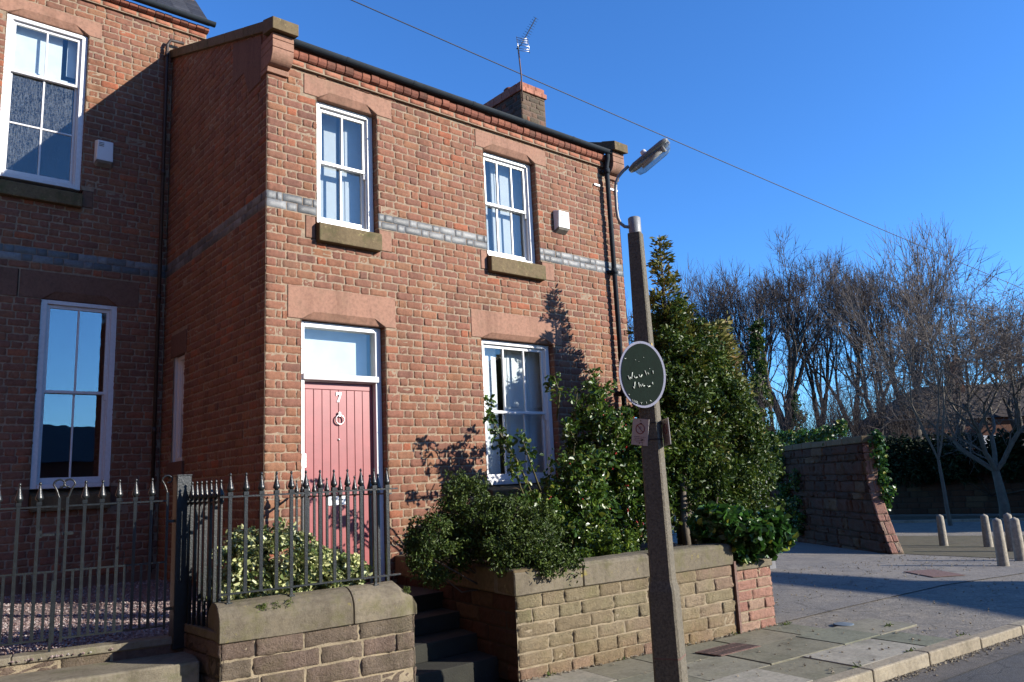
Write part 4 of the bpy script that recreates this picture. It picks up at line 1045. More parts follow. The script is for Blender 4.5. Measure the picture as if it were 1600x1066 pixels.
# oval sign
sc = np.array(LP(-.050, 2.338, .115)); fx = np.array([hr[0], hr[1], 0])*.985+np.array([vd[0], vd[1], 0])*.17; fx /= np.linalg.norm(fx); fz = np.array([0, 0, 1.]); fy = np.cross(fz, fx)
def SP(V, c=None, ax_=None):
    V = np.asarray(V, float); return sc+V[:, :1]*fx+V[:, 1:2]*fy+V[:, 2:3]*fz
sg = empty('oval_sign', tuple(sc), 'dark green oval sign with faded white lettering fixed to the lamp post', 'sign')
aw, ah = .178*SC, .246*SC
el = [(aw*math.cos(t), ah*math.sin(t)) for t in np.linspace(0, 2*math.pi, 48, endpoint=False)]
b = B(); b.prism(el, SP, -.004, .008); b.build('board', sign_r, sg)
b = B(); b.prism([(x*.905, z*.925) for x, z in el], SP, -.007, -.0035); b.build('face', sign_g, sg)
# lettering fragments traced as they survive on the sign  (photo crop px -> sign metres)
def s2(x, y): return ((x-388)/322*aw, -(y-540)/445*ah)
strokes = [[(183, 555), (193, 580), (203, 608)], [(203, 608), (218, 575)], [(218, 575), (228, 600)], [(228, 600), (247, 512)], [(268, 560), (272, 583), (290, 590), (310, 575)], [(335, 545), (340, 572), (358, 580), (378, 545)],
           [(420, 492), (440, 555)], [(458, 520), (470, 545)], [(530, 495), (533, 540)], [(482, 465), (492, 475)],
           [(245, 700), (256, 730)], [(256, 730), (272, 640)], [(320, 648), (328, 715)], [(345, 675), (352, 708)], [(378, 668), (372, 690), (388, 702), (402, 690)], [(440, 690), (448, 712), (478, 700)], [(515, 650), (505, 668), (522, 675)],
           [(150, 318), (160, 332), (176, 325)], [(168, 808), (178, 800), (186, 812)], [(212, 895), (222, 872), (232, 900)], [(240, 885), (252, 880), (246, 897), (256, 905), (244, 912)], [(270, 888), (262, 905), (276, 918)], [(285, 895), (278, 925), (292, 922)], [(330, 908), (338, 936), (346, 910)], [(408, 905), (410, 935)], [(455, 912), (462, 885), (484, 905)], [(300, 345), (306, 352)], [(415, 315), (420, 320)], [(345, 368), (350, 372)], [(455, 898), (470, 894)]]
b = B()
for s_ in strokes:
    pts = [s2(*p) for p in s_]; big = 480 < s_[0][1] < 760
    b.tube(list(SP([(x, -.008, z) for x, z in pts])), .0042 if big else .0022, 5)
b.build('lettering', sign_t, sg)
b = B(); b.add(SP([(x, y, z) for x in (-.03, .03) for y in (.008, .05) for z in (-.02, .02)]), [(0, 1, 3, 2), (4, 6, 7, 5), (0, 4, 5, 1), (2, 3, 7, 6), (0, 2, 6, 4), (1, 5, 7, 3)]); b.build('bracket', steel, sg)

# two notice plates at z~1.9
def plate(cxy, z, fxv, tilt, w_, h_, label, group):
    fx2 = np.array([*fxv, 0.]); fx2 /= np.linalg.norm(fx2); fz2 = np.array([0, 0, 1.])*math.cos(tilt)+fx2*math.sin(tilt); fx3 = fx2*math.cos(tilt)-np.array([0, 0, 1.])*math.sin(tilt)
    fy2 = np.cross(fz2, fx3); c = np.array([*cxy, z])
    P = lambda V: c+np.asarray(V, float)[:, :1]*fx3+np.asarray(V, float)[:, 1:2]*fy2+np.asarray(V, float)[:, 2:3]*fz2
    o = empty('notice_plate', tuple(c), label, 'notice', group)
    b = B(); b.box(-w_/2, w_/2, 0, .004, -h_/2, h_/2, fn=P); b.build('plate', plate_m, o)
    b = B(); r = w_*.26
    b.tube(list(P([(r*math.cos(t), -.001, h_*.12+r*1.05*math.sin(t)) for t in np.linspace(0, 2*math.pi, 25)])), .0035, 5, caps=False)
    b.tube(list(P([(-r*.7, -.001, h_*.12+r*.7), (r*.7, -.001, h_*.12-r*.7)])), .0025, 5)
    b.build('emblem', red_m, o)
    b = B()
    b.box(-r*.25, r*.2, -.0015, -.0005, h_*.12-r*.1, h_*.12+r*.45, fn=P)
    for k, (a_, c_) in enumerate(((-.34, .36), (-.3, .3), (-.36, .33), (-.2, .24))):
        x = a_*w_
        while x < c_*w_:
            l = random.uniform(.006, .016); b.box(x, min(x+l, c_*w_), -.0015, -.0005, -h_*(.17+.065*k)-.006, -h_*(.17+.065*k), fn=P); x += l+.004
    b.build('print', ink_m, o)
    for zz in (.42, -.42): b = B(); b.tube(list(P([(0, -.004, h_*zz), (0, .002, h_*zz)])), .004, 8); b.build('bolt', dark_pl, o)
    return o
vplate = n2*0+np.array([.42, -.91])
lpos = LQ+n1*.070-n2*.070
plate(lpos, ZL(1.925), np.array([.22, -.975]), .16, .14, .205, 'pink-white prohibition notice strapped on the left side of the lamp post', 'notices strapped to the lamp post')
rpos = LQ+n1*.0+n2*.115
plate(rpos, ZL(1.915), np.array([.50, .86])*-1, -.07, .14, .205, 'notice seen nearly edge-on at the right side of the lamp post', 'notices strapped to the lamp post')
b = B()
for z in (ZL(1.985), ZL(1.865)):
    b = B(); rr = .0745; b.add([(LQ[0]+n1[0]*p+n2[0]*q, LQ[1]+n1[1]*p+n2[1]*q, z+dz) for dz in (-.005, .005) for p, q in oct_section(rr, rr*.16)], [(j, (j+1) % 8, 8+(j+1) % 8, 8+j) for j in range(8)]+[tuple(range(8))[::-1], tuple(range(8, 16))]); b.build('strap', dark_pl, lamp)

# overhead wire
def ray_pt(u, v, dist):
    d = fw+rt*((u-800)/1205.45)-up*((v-533)/1205.45); return np.array(M.translation+d*dist)
a_, c_ = ray_pt(380, -74, 17), ray_pt(1900, 573, 48)
b = B(); b.tube([a_+(c_-a_)*t-np.array([0, 0, .9*t*(1-t)]) for t in np.linspace(0, 1, 24)], .014, 5)
tag(b.build('overhead_wire', wire_m), 'thin black telephone wire crossing the blue sky', 'wire')

# ================================================================== DRIVEWAY THINGS
for i, (x, y, hgt, rr, lab) in enumerate([(16.148, .036, .70, .088, 'leftmost concrete bollard beyond the driveway, apart from the others'), (16.15, -.892, .71, .09, 'second concrete bollard from the left, standing farther back'),
        (11.389, -2.694, .76, .082, 'nearest concrete bollard, largest of the row'), (12.633, -2.569, .74, .085, 'concrete bollard at the picture edge right of the nearest one'), (14.924, -1.743, .76, .088, 'pale concrete bollard half hidden behind the two nearest ones')]):
    b = B(); b.lathe([(rr*1.08, -.1), (rr*1.08, .0), (rr*.98, hgt*.5), (rr*.86, hgt-rr*.7), (rr*.74, hgt-rr*.35), (rr*.45, hgt-.02), (.01, hgt)], (x, y, gz(x)+.004), 18)
    o = b.build('bollard', boll_m); tag(o, lab, 'bollard', 'concrete bollards by the side paving')
# tall dark wall with battered end
o = empty('stone_boundary_wall', (13.2, .1, -.2), 'tall dark red stone wall with sunlit battered end beside the driveway', 'wall')
p0 = np.array([13.36, .30]); p1 = np.array([21.5, 10.1]); dirw = (p1-p0)/np.linalg.norm(p1-p0)
# face looks towards the camera side (left of p1->p0)
def flare(V):
    s = V[:, 0]; z = V[:, 1]; k = np.clip(1-(z+.25)/1.55, 0, 1)**1.5*.70; return s-k*np.exp(-np.clip(s, 0, 99)/.9)
def FBW(V):
    s = flare(V); nn = np.array([-dirw[1], dirw[0]]); return np.stack([p0[0]+dirw[0]*s+nn[0]*V[:, 2], p0[1]+dirw[1]*s+nn[1]*V[:, 2], V[:, 1]], -1)
zs = [-.5, -.2, .02, .16, .42, .56, .85, 1.0, 1.25, 1.38, 1.68, 1.84, 2.05]
b = B(); stone_panel(b, FBW, 0, 12.5, zs, .16, .8, relief=.03, rough=.022, edge=.02, ucut=[.3, .6, 1., 1.5, 2.2, 3.2, 4.5])
def FBE(V):   # end face, u = 0..thickness
    k = np.clip(1-(V[:, 1]+.25)/1.55, 0, 1)**1.5*.70
    nn = np.array([dirw[1], -dirw[0]])
    return np.stack([p0[0]-dirw[0]*(k+V[:, 2])+nn[0]*V[:, 0], p0[1]-dirw[1]*(k+V[:, 2])+nn[1]*V[:, 0], V[:, 1]], -1)
b2 = B(); stone_panel(b2, FBE, 0, .25, zs, .2, .25, relief=.02)
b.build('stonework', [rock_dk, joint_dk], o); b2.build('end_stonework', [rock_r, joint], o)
b = B()
def TBW(V): nn = np.array([dirw[1], -dirw[0]]); return np.stack([p0[0]+dirw[0]*V[:, 0]+nn[0]*V[:, 1], p0[1]+dirw[1]*V[:, 0]+nn[1]*V[:, 1], V[:, 2]], -1)
b.box(.03, 12.4, .03, .24, -.5, 2.04, fn=TBW); b.build('core', joint_dk, o)
b = B(); x = -.05
while x < 12.4:
    l = random.uniform(.6, 1); b.box(x, x+l-.01, -.04, .28, 2.055, 2.20+rng.normal(0, .008), fn=TBW); x += l
b.build('coping', mossy, o, bevel=.02)
# grey gate post with cap
gpp = empty('grey_post', (8.75, .05, -.03), 'grey square post with cap in front of the tall dark wall', 'post')
b = B(); b.box(8.58, 8.86, -.10, .18, -.1, 1.42); b.build('shaft', grey_post, gpp, bevel=.01)
b = B(); b.box(8.55, 8.89, -.13, .21, 1.422, 1.50); b.build('cap', grey_post, gpp, bevel=.015)
# covers
def quadplate(name, pts, z, mat, label, cat, th=.006, slots=0):
    b = B(); v = [(x, y, gz(x)+z) for x, y in pts]+[(x, y, gz(x)+z-th) for x, y in pts]
    b.add(v, [(0, 1, 2, 3), (0, 4, 5, 1), (1, 5, 6, 2), (2, 6, 7, 3), (3, 7, 4, 0)])
    if slots:
        P = np.array(pts); 
        for i in range(slots):
            t = (i+.5)/slots
            for j in range(2):
                s0, s1 = (.08+.46*j, .46+.46*j)
                a = P[0]+(P[1]-P[0])*(t-.2/slots); c = P[0]+(P[1]-P[0])*(t+.2/slots); d = P[3]-P[0]
                q = [a+d*s0, c+d*s0, c+d*s1, a+d*s1]; b.add([(*k, z+.0015) for k in q], [(0, 1, 2, 3)], 1)
    o = b.build(name, [mat, dark_pl]); tag(o, label, cat)
quadplate('cellar_grate', [(2.88, -3.14), (3.42, -3.20), (3.40, -2.93), (2.86, -2.87)], .008, iron_rust, 'rusty slotted iron grate set in the flagstones', 'grate', slots=12)
quadplate('hatch_cover', [(8.80, -2.62), (9.35, -2.85), (10.0, -2.15), (9.4, -1.95)], .010, iron_rust, 'reddish square hatch cover in the driveway asphalt', 'manhole cover')
b = B(); b.lathe([(.10, 0), (.10, .006), (.09, .008)], (4.79, -3.304, .0), 20); tag(b.build('round_cover', cov_blue), 'small round bluish utility cover in the pavement', 'utility cover')

# ================================================================== VEGETATION
def leaves(N, pos, size, asp=.5, out=None, fold=.35, up_bias=.2, jit=.9):
    """folded six-point leaves at pos"""
    n = len(pos)
    nrm = rng.normal(0, 1, (n, 3))*jit
    if out is not None: nrm = nrm+out
    nrm[:, 2] += up_bias
    nrm /= np.linalg.norm(nrm, axis=1)[:, None]+1e-9
    t = rng.normal(0, 1, (n, 3)); t -= nrm*(t*nrm).sum(1)[:, None]; t /= np.linalg.norm(t, axis=1)[:, None]+1e-9
    s = np.cross(nrm, t); L = size*rng.uniform(.45, 1.35, n)[:, None]; W = L*asp
    base = pos; tip = pos+t*L
    l1 = pos+t*L*.3+s*W*.5+nrm*W*fold; l2 = pos+t*L*.75+s*W*.4+nrm*W*fold
    r1 = pos+t*L*.3-s*W*.5+nrm*W*fold; r2 = pos+t*L*.75-s*W*.4+nrm*W*fold
    V = np.stack([base, l1, l2, tip, r2, r1], 1).reshape(-1, 3)
    F = np.array([(0, 1, 2, 3), (0, 3, 4, 5)]); F = (F[None]+(np.arange(n)*6)[:, None, None]).reshape(-1, 4)
    return V, F
def clumps(centers, radii, n, shell=.65):
    """points in many small clumps; centers Kx3, radii K"""
    K = len(centers); i = rng.integers(0, K, n)
    d = rng.normal(0, 1, (n, 3)); d /= np.linalg.norm(d, axis=1)[:, None]
    r = radii[i]*(shell+(1-shell)*rng.random(n))*rng.uniform(.75, 1.1, n)
    return centers[i]+d*r[:, None], d
def ellip_centers(c, rad, K, surf=.75, zcut=None):
    d = rng.normal(0, 1, (K, 3)); d /= np.linalg.norm(d, axis=1)[:, None]
    r = np.where(rng.random(K) < surf, rng.uniform(.75, 1.02, K), rng.uniform(.2, .8, K))
    return np.array(c)+d*r[:, None]*np.array(rad)
def shrub(name, label, cat, parts, mat, base, stems=6, group=None, stem_m_=None, stem_r=.02):
    o = empty(name, base, label, cat, group)
    Vs, Fs, k = [], [], 0; tips = []
    for cen, cr, n, size, asp in parts:
        pos, d = clumps(cen, cr, n); V, F = leaves(n, pos, size, asp, out=d*.8)
        Vs.append(V); Fs.append(F+k); k += len(V); tips.append(cen)
    quick('foliage', np.concatenate(Vs), np.concatenate(Fs), mat, o)
    b = B(); tp = np.concatenate(tips); bs = np.array(base, float)
    for i in rng.choice(len(tp), min(stems, len(tp)), replace=False):
        m = bs+(tp[i]-bs)*.5+rng.normal(0, .05, 3); st0 = bs+np.array([rng.normal(0, .05), rng.normal(0, .05), 0])
        b.tube([st0, m, tp[i]], [stem_r, stem_r*.6, stem_r*.25], 5)
    b.build('stem', stem_m_ or bark, o)
    return o
# variegated shrub behind the railing
cs = np.concatenate([ellip_centers((-.62, -1.64, .98), (.44, .28, .40), 80), ellip_centers((-.2, -1.70, .88), (.30, .2, .24), 34), ellip_centers((-.95, -1.75, .8), (.15, .12, .2), 8)])
shrub('variegated_shrub', 'cream and green variegated shrub behind the black railings', 'shrub', [(cs, rng.uniform(.05, .1, len(cs)), 17000, .042, .62)], var_m, (-.5, -1.65, .66), 10, stem_m_=stem_m, stem_r=.01)
# dark fine leaved shrub spilling over the wall corner
cs = np.concatenate([ellip_centers((1.28, -1.60, 1.30), (.26, .28, .42), 60), ellip_centers((1.62, -1.95, 1.12), (.42, .30, .36), 90), ellip_centers((.98, -1.55, 1.05), (.34, .3, .30), 60), ellip_centers((1.62, -2.36, .88), (.26, .14, .10), 34), ellip_centers((1.45, -2.2, 1.02), (.4, .2, .2), 30)])
shrub('dark_shrub', 'dark small-leaved shrub spilling over the corner of the garden wall', 'shrub', [(cs, rng.uniform(.05, .13, len(cs)), 30000, .034, .45)], box_m, (1.4, -1.8, .68), 22, stem_r=.012)
# holly bush
cs = np.concatenate([ellip_centers((3.5, -1.25, 1.65), (.50, .42, .74), 105), ellip_centers((2.55, -1.55, 1.15), (.62, .4, .36), 80), ellip_centers((3.85, -1.4, 1.6), (.45, .4, .8), 90), ellip_centers((3.0, -1.4, 1.5), (.3, .3, .5), 40), ellip_centers((3.45, -1.35, 2.35), (.32, .25, .28), 14)])
arms = []
armspec = [((2.45, -1.2, 1.55), (1.75, -1.35, 2.38)), ((2.45, -1.2, 1.5), (1.9, -1.4, 2.12)), ((2.5, -1.3, 1.5), (2.1, -1.5, 2.05)), ((3.3, -1.1, 2.0), (3.0, -1.45, 2.55)), ((3.3, -1.1, 2.0), (2.75, -1.5, 2.2)), ((3.1, -1.1, 2.2), (3.55, -1.35, 2.8)), ((3.0, -1.1, 2.3), (2.8, -1.3, 2.75)), ((2.3, -1.3, 1.4), (2.0, -1.5, 1.75)), ((3.3, -1.1, 2.3), (3.9, -1.3, 2.75))]
for a, c in armspec:
    for t in (.45, .6, .72, .82, .92, 1.0): arms.append(np.array(a)+(np.array(c)-np.array(a))*t+rng.normal(0, .035, 3))
arms = np.array(arms)
hb = shrub('holly_bush', 'glossy green holly bush with red berries in front of the ground floor window', 'bush', [(cs, rng.uniform(.07, .15, len(cs)), 14000, .062, .58), (arms, rng.uniform(.04, .08, len(arms)), 700, .06, .58)], holly_m, (2.9, -1.3, .7), 16, stem_m_=stem_m, stem_r=.02)
b = B()
for a, c in armspec: b.tube([a, (np.array(a)+c)/2+rng.normal(0, .02, 3), c], [.012, .009, .004], 5)
b.build('branch', stem_m, hb)
pos, _ = clumps(cs, np.full(len(cs), .15), 110); b = B()
for p in pos:
    for k in range(random.choice((1, 2, 3))): q = p+rng.normal(0, .012, 3); b.lathe([(.002, -.008), (.008, -.003), (.008, .003), (.002, .008)], q, 6)
tag(b.build('berry', berry_m, hb), kind='stuff')
# lime low plant
cs = ellip_centers((2.62, -2.1, .93), (.4, .22, .17), 34)
shrub('lime_plant', 'low bright green plant between the holly and the wall coping', 'plant', [(cs, rng.uniform(.04, .08, len(cs)), 2600, .04, .6)], yel_m, (2.62, -2.1, .7), 6, stem_m_=stem_m, stem_r=.008)
# holly tree
cs = np.concatenate([ellip_centers((5.25, -1.3, 2.15), (.95, .75, 1.15), 230), ellip_centers((5.0, -1.35, 3.05), (.55, .45, .75), 90), ellip_centers((5.95, -1.35, 1.85), (.62, .6, .75), 100), ellip_centers((4.6, -1.4, 2.2), (.5, .45, .9), 80), ellip_centers((5.3, -1.7, 1.3), (.9, .5, .4), 70), ellip_centers((5.42, -1.35, 2.62), (.46, .45, .72), 90), ellip_centers((5.1, -1.3, 3.35), (.3, .3, .5), 30), ellip_centers((4.35, -1.5, 1.4), (.5, .4, .5), 40)])
ht = shrub('holly_tree', 'dense dark glossy holly tree behind the lamp post', 'tree', [(cs, rng.uniform(.09, .2, len(cs)), 50000, .055, .58)], holly2_m, (4.75, -1.6, .7), 10, stem_r=.03)
b = B(); b.tube([(4.35, -1.75, .65), (4.4, -1.7, 1.1), (4.6, -1.6, 1.8)], [.05, .045, .035], 10); b.tube([(4.75, -1.5, .65), (4.8, -1.45, 1.5), (5.0, -1.4, 2.6)], [.06, .05, .03], 10); b.build('trunk', bark_l, ht)
# conifer: feathery sprays on whorled branches
con = empty('conifer_tree', (5.02, -1.2, .7), 'yellow-green conifer with ragged tip rising above the holly tree', 'tree')
pos = []; b = B(); b.tube([(5.05, -1.15, .7), (5.02, -1.2, 3), (4.99, -1.24, 4.8)], [.07, .04, .006], 8)
dirs = []
for z in np.arange(1.6, 4.78, .055):
    k = 4.86-z; rad = .04+.20*k if z > 3.9 else (.26+.3*(3.9-z) if z > 3.1 else .5)
    for j in range(4 if z > 3.8 else 6):
        a = rng.uniform(0, 2*math.pi); L = rad*rng.uniform(.6, 1.25); d = np.array([math.cos(a), math.sin(a), rng.uniform(.15, .5)])
        c0 = np.array([5.01, -1.22, z]); b.tube([c0, c0+d*L*.6, c0+d*L+np.array([0, 0, -.02])], [.007, .004, .002], 4)
        m = int(26*L/.3)+5; t = rng.random(m)**.7; pp = c0+d*L*t[:, None]+rng.normal(0, .022, (m, 3)); pos.append(pp); dirs.append(np.repeat(d[None], m, 0))
for z in np.arange(1.5, 3.5, .045):       # side sprays on the right flank
    for j in range(5):
        a = rng.uniform(-.9, .7); d = np.array([math.cos(a), math.sin(a)*.8, rng.uniform(.1, .6)]); c0 = np.array([6.12-.42*abs(z-2.1), -1.4, z]); L = rng.uniform(.2, .42)
        m = 60; t = rng.random(m); pos.append(c0+d*L*t[:, None]+rng.normal(0, .03, (m, 3))); dirs.append(np.repeat(d[None], m, 0))
pos = np.concatenate(pos); dirs = np.concatenate(dirs); n = len(pos)
t = dirs+rng.normal(0, .35, (n, 3)); t /= np.linalg.norm(t, axis=1)[:, None]; s = np.cross(t, rng.normal(0, 1, (n, 3))); s /= np.linalg.norm(s, axis=1)[:, None]
L = rng.uniform(.05, .11, n)[:, None]; W = L*.16
V = np.stack([pos, pos+t*L*.5+s*W, pos+t*L, pos+t*L*.5-s*W], 1).reshape(-1, 3); F = np.arange(4*n).reshape(-1, 4)
quick('foliage', V, F, conif_m, con); b.build('trunk', bark, con)
# ivy on the pier
cs = np.concatenate([ellip_centers((4.12, -2.60, .98), (.44, .30, .26), 60), ellip_centers((4.38, -2.66, .92), (.34, .28, .25), 40), ellip_centers((3.9, -2.5, 1.08), (.25, .2, .15), 14)])
shrub('ivy_bush', 'shiny rounded ivy bush covering the red stone pier', 'ivy', [(cs, rng.uniform(.05, .1, len(cs)), 7000, .08, .9)], ivy_m, (4.1, -2.5, .62), 8, stem_m_=stem_m, stem_r=.01)
# ivy on the big wall: along the top and at the end, and hanging at the left part
pts = []
for s in np.arange(1.6, 12, .14): pts.append(TBW(np.array([[s, rng.uniform(.05, .4), 2.22+rng.uniform(-.02, .22)+.25*max(0, math.sin(s*1.3))*.6]]))[0])
for z in np.arange(.75, 2.25, .09): pts.append(TBW(np.array([[rng.uniform(-.1, .25)-.1*(z < 1.3), rng.uniform(.26, .36), z]]))[0])
for k in range(150): pts.append(TBW(np.array([[rng.uniform(3.6, 11.5), rng.uniform(-.15, -.02), rng.uniform(-.2, 2.2)]]))[0])
cs = np.array(pts)
shrub('wall_ivy', 'ivy creeping along the top and over the end of the tall dark wall', 'ivy', [(cs, rng.uniform(.08, .2, len(cs)), 15000, .085, .85)], ivy_m, tuple(TBW(np.array([[4., .2, 2.1]]))[0]), 6, stem_m_=stem_m, stem_r=.01)
# moss and weeds on copings
b = B()
pos = []
for s, e in ((-2.2, -.98),):
    for k in range(9):
        c = wl(rng.uniform(s, e))+nbk*rng.uniform(.0, .05); pos.append(np.array([*c, .84+rng.uniform(-.03, .02)]))
pos = np.array(pos); pp, d = clumps(pos, np.full(len(pos), .03), 900); V, F = leaves(900, pp, .02, .25, up_bias=1.)
tag(quick('moss', V, F, grass_m), 'small tufts of moss and grass on the rounded coping', 'moss', kind='stuff')

# ---- bare trees
def bare_tree(name, label, base, height, spread, seed, trunk_h=.3, bm=bark, tm=twig, r0=.2, levels=5, group='bare trees beyond the wall', nmain=6, twigr=.014, lean=(0, 0), dome=True, multi=1, dens=1.0, cat='tree'):
    rs = random.Random(seed); base = np.array(base, float)
    tk, tw = B(), B()
    top = base[2]+height; zc = base[2]+height*(.45 if dome else .5); 
    def inside(p):
        dx = (p[0]-base[0]-lean[0]*height)/spread; dy = (p[1]-base[1]-lean[1]*height)/spread; dz = (p[2]-zc)/(top-zc) if p[2] > zc else (p[2]-zc)/(height*.62)
        return dx*dx+dy*dy+dz*dz
    def grow(p, d, L, r, lv):
        nseg = 4 if lv < 3 else 3; pts = [p.copy()]; q = p.copy(); dd = d.copy()
        for i in range(nseg):
            k = inside(q)
            upb = .26 if lv < 3 else .12
            dd = dd+np.array([rs.gauss(0, .13), rs.gauss(0, .13), rs.gauss(0, .1)+upb*(1 if k < .7 else -.1)]); dd /= np.linalg.norm(dd)
            q = q+dd*L/nseg; pts.append(q.copy())
            if inside(q) > 1.08: break
        rr = [r*(1-.55*i/(nseg)) for i in range(len(pts))]
        (tk if lv < 2 else tw).tube(pts, [max(x, twigr*.45) for x in rr], 6 if lv < 2 else 4 if lv < 3 else 3, caps=False)
        if lv >= levels: return
        nch = {0: nmain, 1: 4.2, 2: 4, 3: 3.6, 4: 2.6}.get(lv, 3)*dens
        nch = int(nch)+(rs.random() < nch % 1)
        for c in range(nch):
            t = rs.uniform(.25, 1) if lv else rs.uniform(.55, 1)
            i = min(int(t*(len(pts)-1)), len(pts)-2); f = t*(len(pts)-1)-i; pp = pts[i]+(pts[i+1]-pts[i])*min(f, 1)
            dl = pts[i+1]-pts[i]; dl /= np.linalg.norm(dl)+1e-9
            a = np.array([rs.gauss(0, 1), rs.gauss(0, 1), rs.gauss(0, 1)*.7]); a -= dl*(a@dl); a /= np.linalg.norm(a)+1e-9
            sp = rs.uniform(.35, .8)
            nd = dl*math.cos(sp)+a*math.sin(sp)
            if inside(pp) > 1.0: continue
            grow(pp, nd, L*rs.uniform(.55, .9) if lv else height*rs.uniform(.3, .5), max(rr[i]*rs.uniform(.42, .62), twigr*.5), lv+1)
    o = empty(name, tuple(base), label, cat, group)
    for m in range(multi):
        d = np.array([lean[0]+rs.gauss(0, .06)+(rs.uniform(-.5, .5) if multi > 1 else 0), lean[1]+rs.gauss(0, .06)+(rs.uniform(-.5, .5) if multi > 1 else 0), 1.]); d /= np.linalg.norm(d)
        grow(base+np.array([rs.gauss(0, .1), rs.gauss(0, .1), 0])*(multi > 1), d, height*trunk_h*rs.uniform(.9, 1.1), r0, 0)
    tk.build('trunk', bm, o); tw.build('crown', tm, o)
    return o
def fork_tree(name, label, base, height, spread, seed, trunk_h=.3, bm=bark, tm=twig, r0=.25, depth=8, group='bare trees beyond the wall', ang=.50, twigr=.012, tip=0, lean=(0., 0.), nf=(2, 3), cat='tree', low=0):
    """trunk that forks again and again into ascending limbs, with fine side twigs; rescaled to height and spread"""
    rs = random.Random(seed); base = np.array(base, float); lines = []
    def perp(d):
        a = np.array([rs.gauss(0, 1), rs.gauss(0, 1), rs.gauss(0, 1)]); a -= d*(a@d); return a/(np.linalg.norm(a)+1e-9)
    def grow(p, d, L, r, lv):
        n = 4 if lv < 5 else 3; pts = [p]; q = p; dd = d
        for i in range(n):
            dd = dd+np.array([rs.gauss(0, .10), rs.gauss(0, .10), rs.gauss(0, .06)+(.07 if lv < depth-2 else -.01)]); dd = dd/np.linalg.norm(dd)
            q = q+dd*L/n; pts.append(q)
        r1 = r*.8; lines.append((pts, r, r1, lv))
        if lv >= depth: return
        k = rs.choice(nf) if lv < depth-1 else 3
        if lv == 0: k = max(3, k)
        ph = perp(dd); 
        for j in range(k):
            a = 2*math.pi*j/k+rs.gauss(0, .35); b_ = np.cross(dd, ph); ax_ = ph*math.cos(a)+b_*math.sin(a)
            th = ang*rs.uniform(.45, 1.25); nd = dd*math.cos(th)+ax_*math.sin(th)
            grow(q, nd, L*rs.uniform(.66, .92), r1*(.78 if k == 2 else .68)*rs.uniform(.85, 1.05), lv+1)
        ns = {0: low, 1: 1, 2: 1, 3: 2, 4: 2, 5: 2}.get(lv, 2)
        for j in range(ns):
            i = rs.randrange(1, n); f = pts[i]; dl = pts[i+1]-pts[i]; dl /= np.linalg.norm(dl); th = rs.uniform(.5, 1.1)
            nd = dl*math.cos(th)+perp(dl)*math.sin(th); grow(f, nd, L*rs.uniform(.4, .7), r*.3, min(depth, lv+3))
    d0 = np.array([lean[0], lean[1], 1.]); d0 /= np.linalg.norm(d0)
    L0 = 1.; n = 4; pts = [np.zeros(3)]
    for i in range(n): d0 = d0+np.array([rs.gauss(0, .05), rs.gauss(0, .05), 0]); d0 /= np.linalg.norm(d0); pts.append(pts[-1]+d0*L0*trunk_h*4/n)
    lines.append((pts, 1.25, .85, 0)); 
    k = 4 if low else 3
    for j in range(k):
        a = 2*math.pi*j/k+rs.gauss(0, .3); th = ang*rs.uniform(.6, 1.2); nd = np.array([math.cos(a)*math.sin(th), math.sin(a)*math.sin(th), math.cos(th)])
        grow(pts[-1], nd, L0*.8, .6, 1)
    P = np.concatenate([np.array(l[0]) for l in lines]); hz = np.percentile(P[:, 2], 99.7); hs = np.percentile(np.hypot(P[:, 0], P[:, 1]), 97)
    sc_ = np.array([spread/hs, spread/hs, height/hz])
    o = empty(name, tuple(base), label, cat, group); tk, tw = B(), B()
    for pts, ra, rb, lv in lines:
        Q = [base+p*sc_ for p in pts]; R0, R1 = max(ra*r0, twigr), max(rb*r0, twigr*.8)
        if lv >= depth: R1 = twigr*.4
        m = len(Q); (tk if lv < 4 else tw).tube(Q, [R0+(R1-R0)*i/(m-1) for i in range(m)], 7 if lv < 2 else 4 if lv < 5 else 3, caps=False)
    tk.build('trunk', bm, o); tw.build('crown', tm, o)
    return o
def place(u, depth, z=-.64):
    v = 733-.05*(u-1200); d = fw+rt*((u-800)/1205.45)-up*((v-533)/1205.45); p = np.array(M.translation+d*depth); return (p[0], p[1], z)
def H(vtop, u, depth): return (733-.05*(u-1200)-vtop)/1205.45*depth+1.62+.64
trees = [
 (975, 46, 455, 2.6, 'bare tree peeping out between the house corner and the lamp post', {}),
 (1090, 47, 414, 4.0, 'bare tree directly behind the tip of the conifer', {}),
 (1155, 46, 418, 3.4, 'slim bare tree between the conifer and the tall domed tree', dict(trunk_h=.34)),
 (1228, 45, 366, 5.2, 'tallest bare tree with a wide domed crown', dict(trunk_h=.30, r0=.42, depth=8, ang=.50)),
 (1190, 49, 425, 3.2, 'faint bare tree seen through the limbs of the slim tree', {}),
 (1285, 49, 410, 3.4, 'faint bare tree close behind the right side of the domed tree', {}),
 (1335, 47, 412, 3.8, 'bare tree just right of the tall domed tree', dict(r0=.28)),
 (1385, 44, 412, 3.3, 'dense upright bare tree above the end of the dark wall', dict(r0=.28)),
 (1440, 47, 395, 4.6, 'broad bare tree left of the far chimney', dict(r0=.34, depth=8)),
 (1510, 46, 428, 3.6, 'bare tree behind the far dark house', dict(r0=.28)),
 (1595, 48, 465, 3.4, 'bare tree at the right edge behind the far house', {}),
]
for i, (u, dp, vt, sp, lab, kw) in enumerate(trees):
    kk = dict(r0=.30, depth=7); kk.update(kw)
    fork_tree('bare_tree', lab, place(u, dp), H(vt, u, dp), sp, 100+i, **kk)
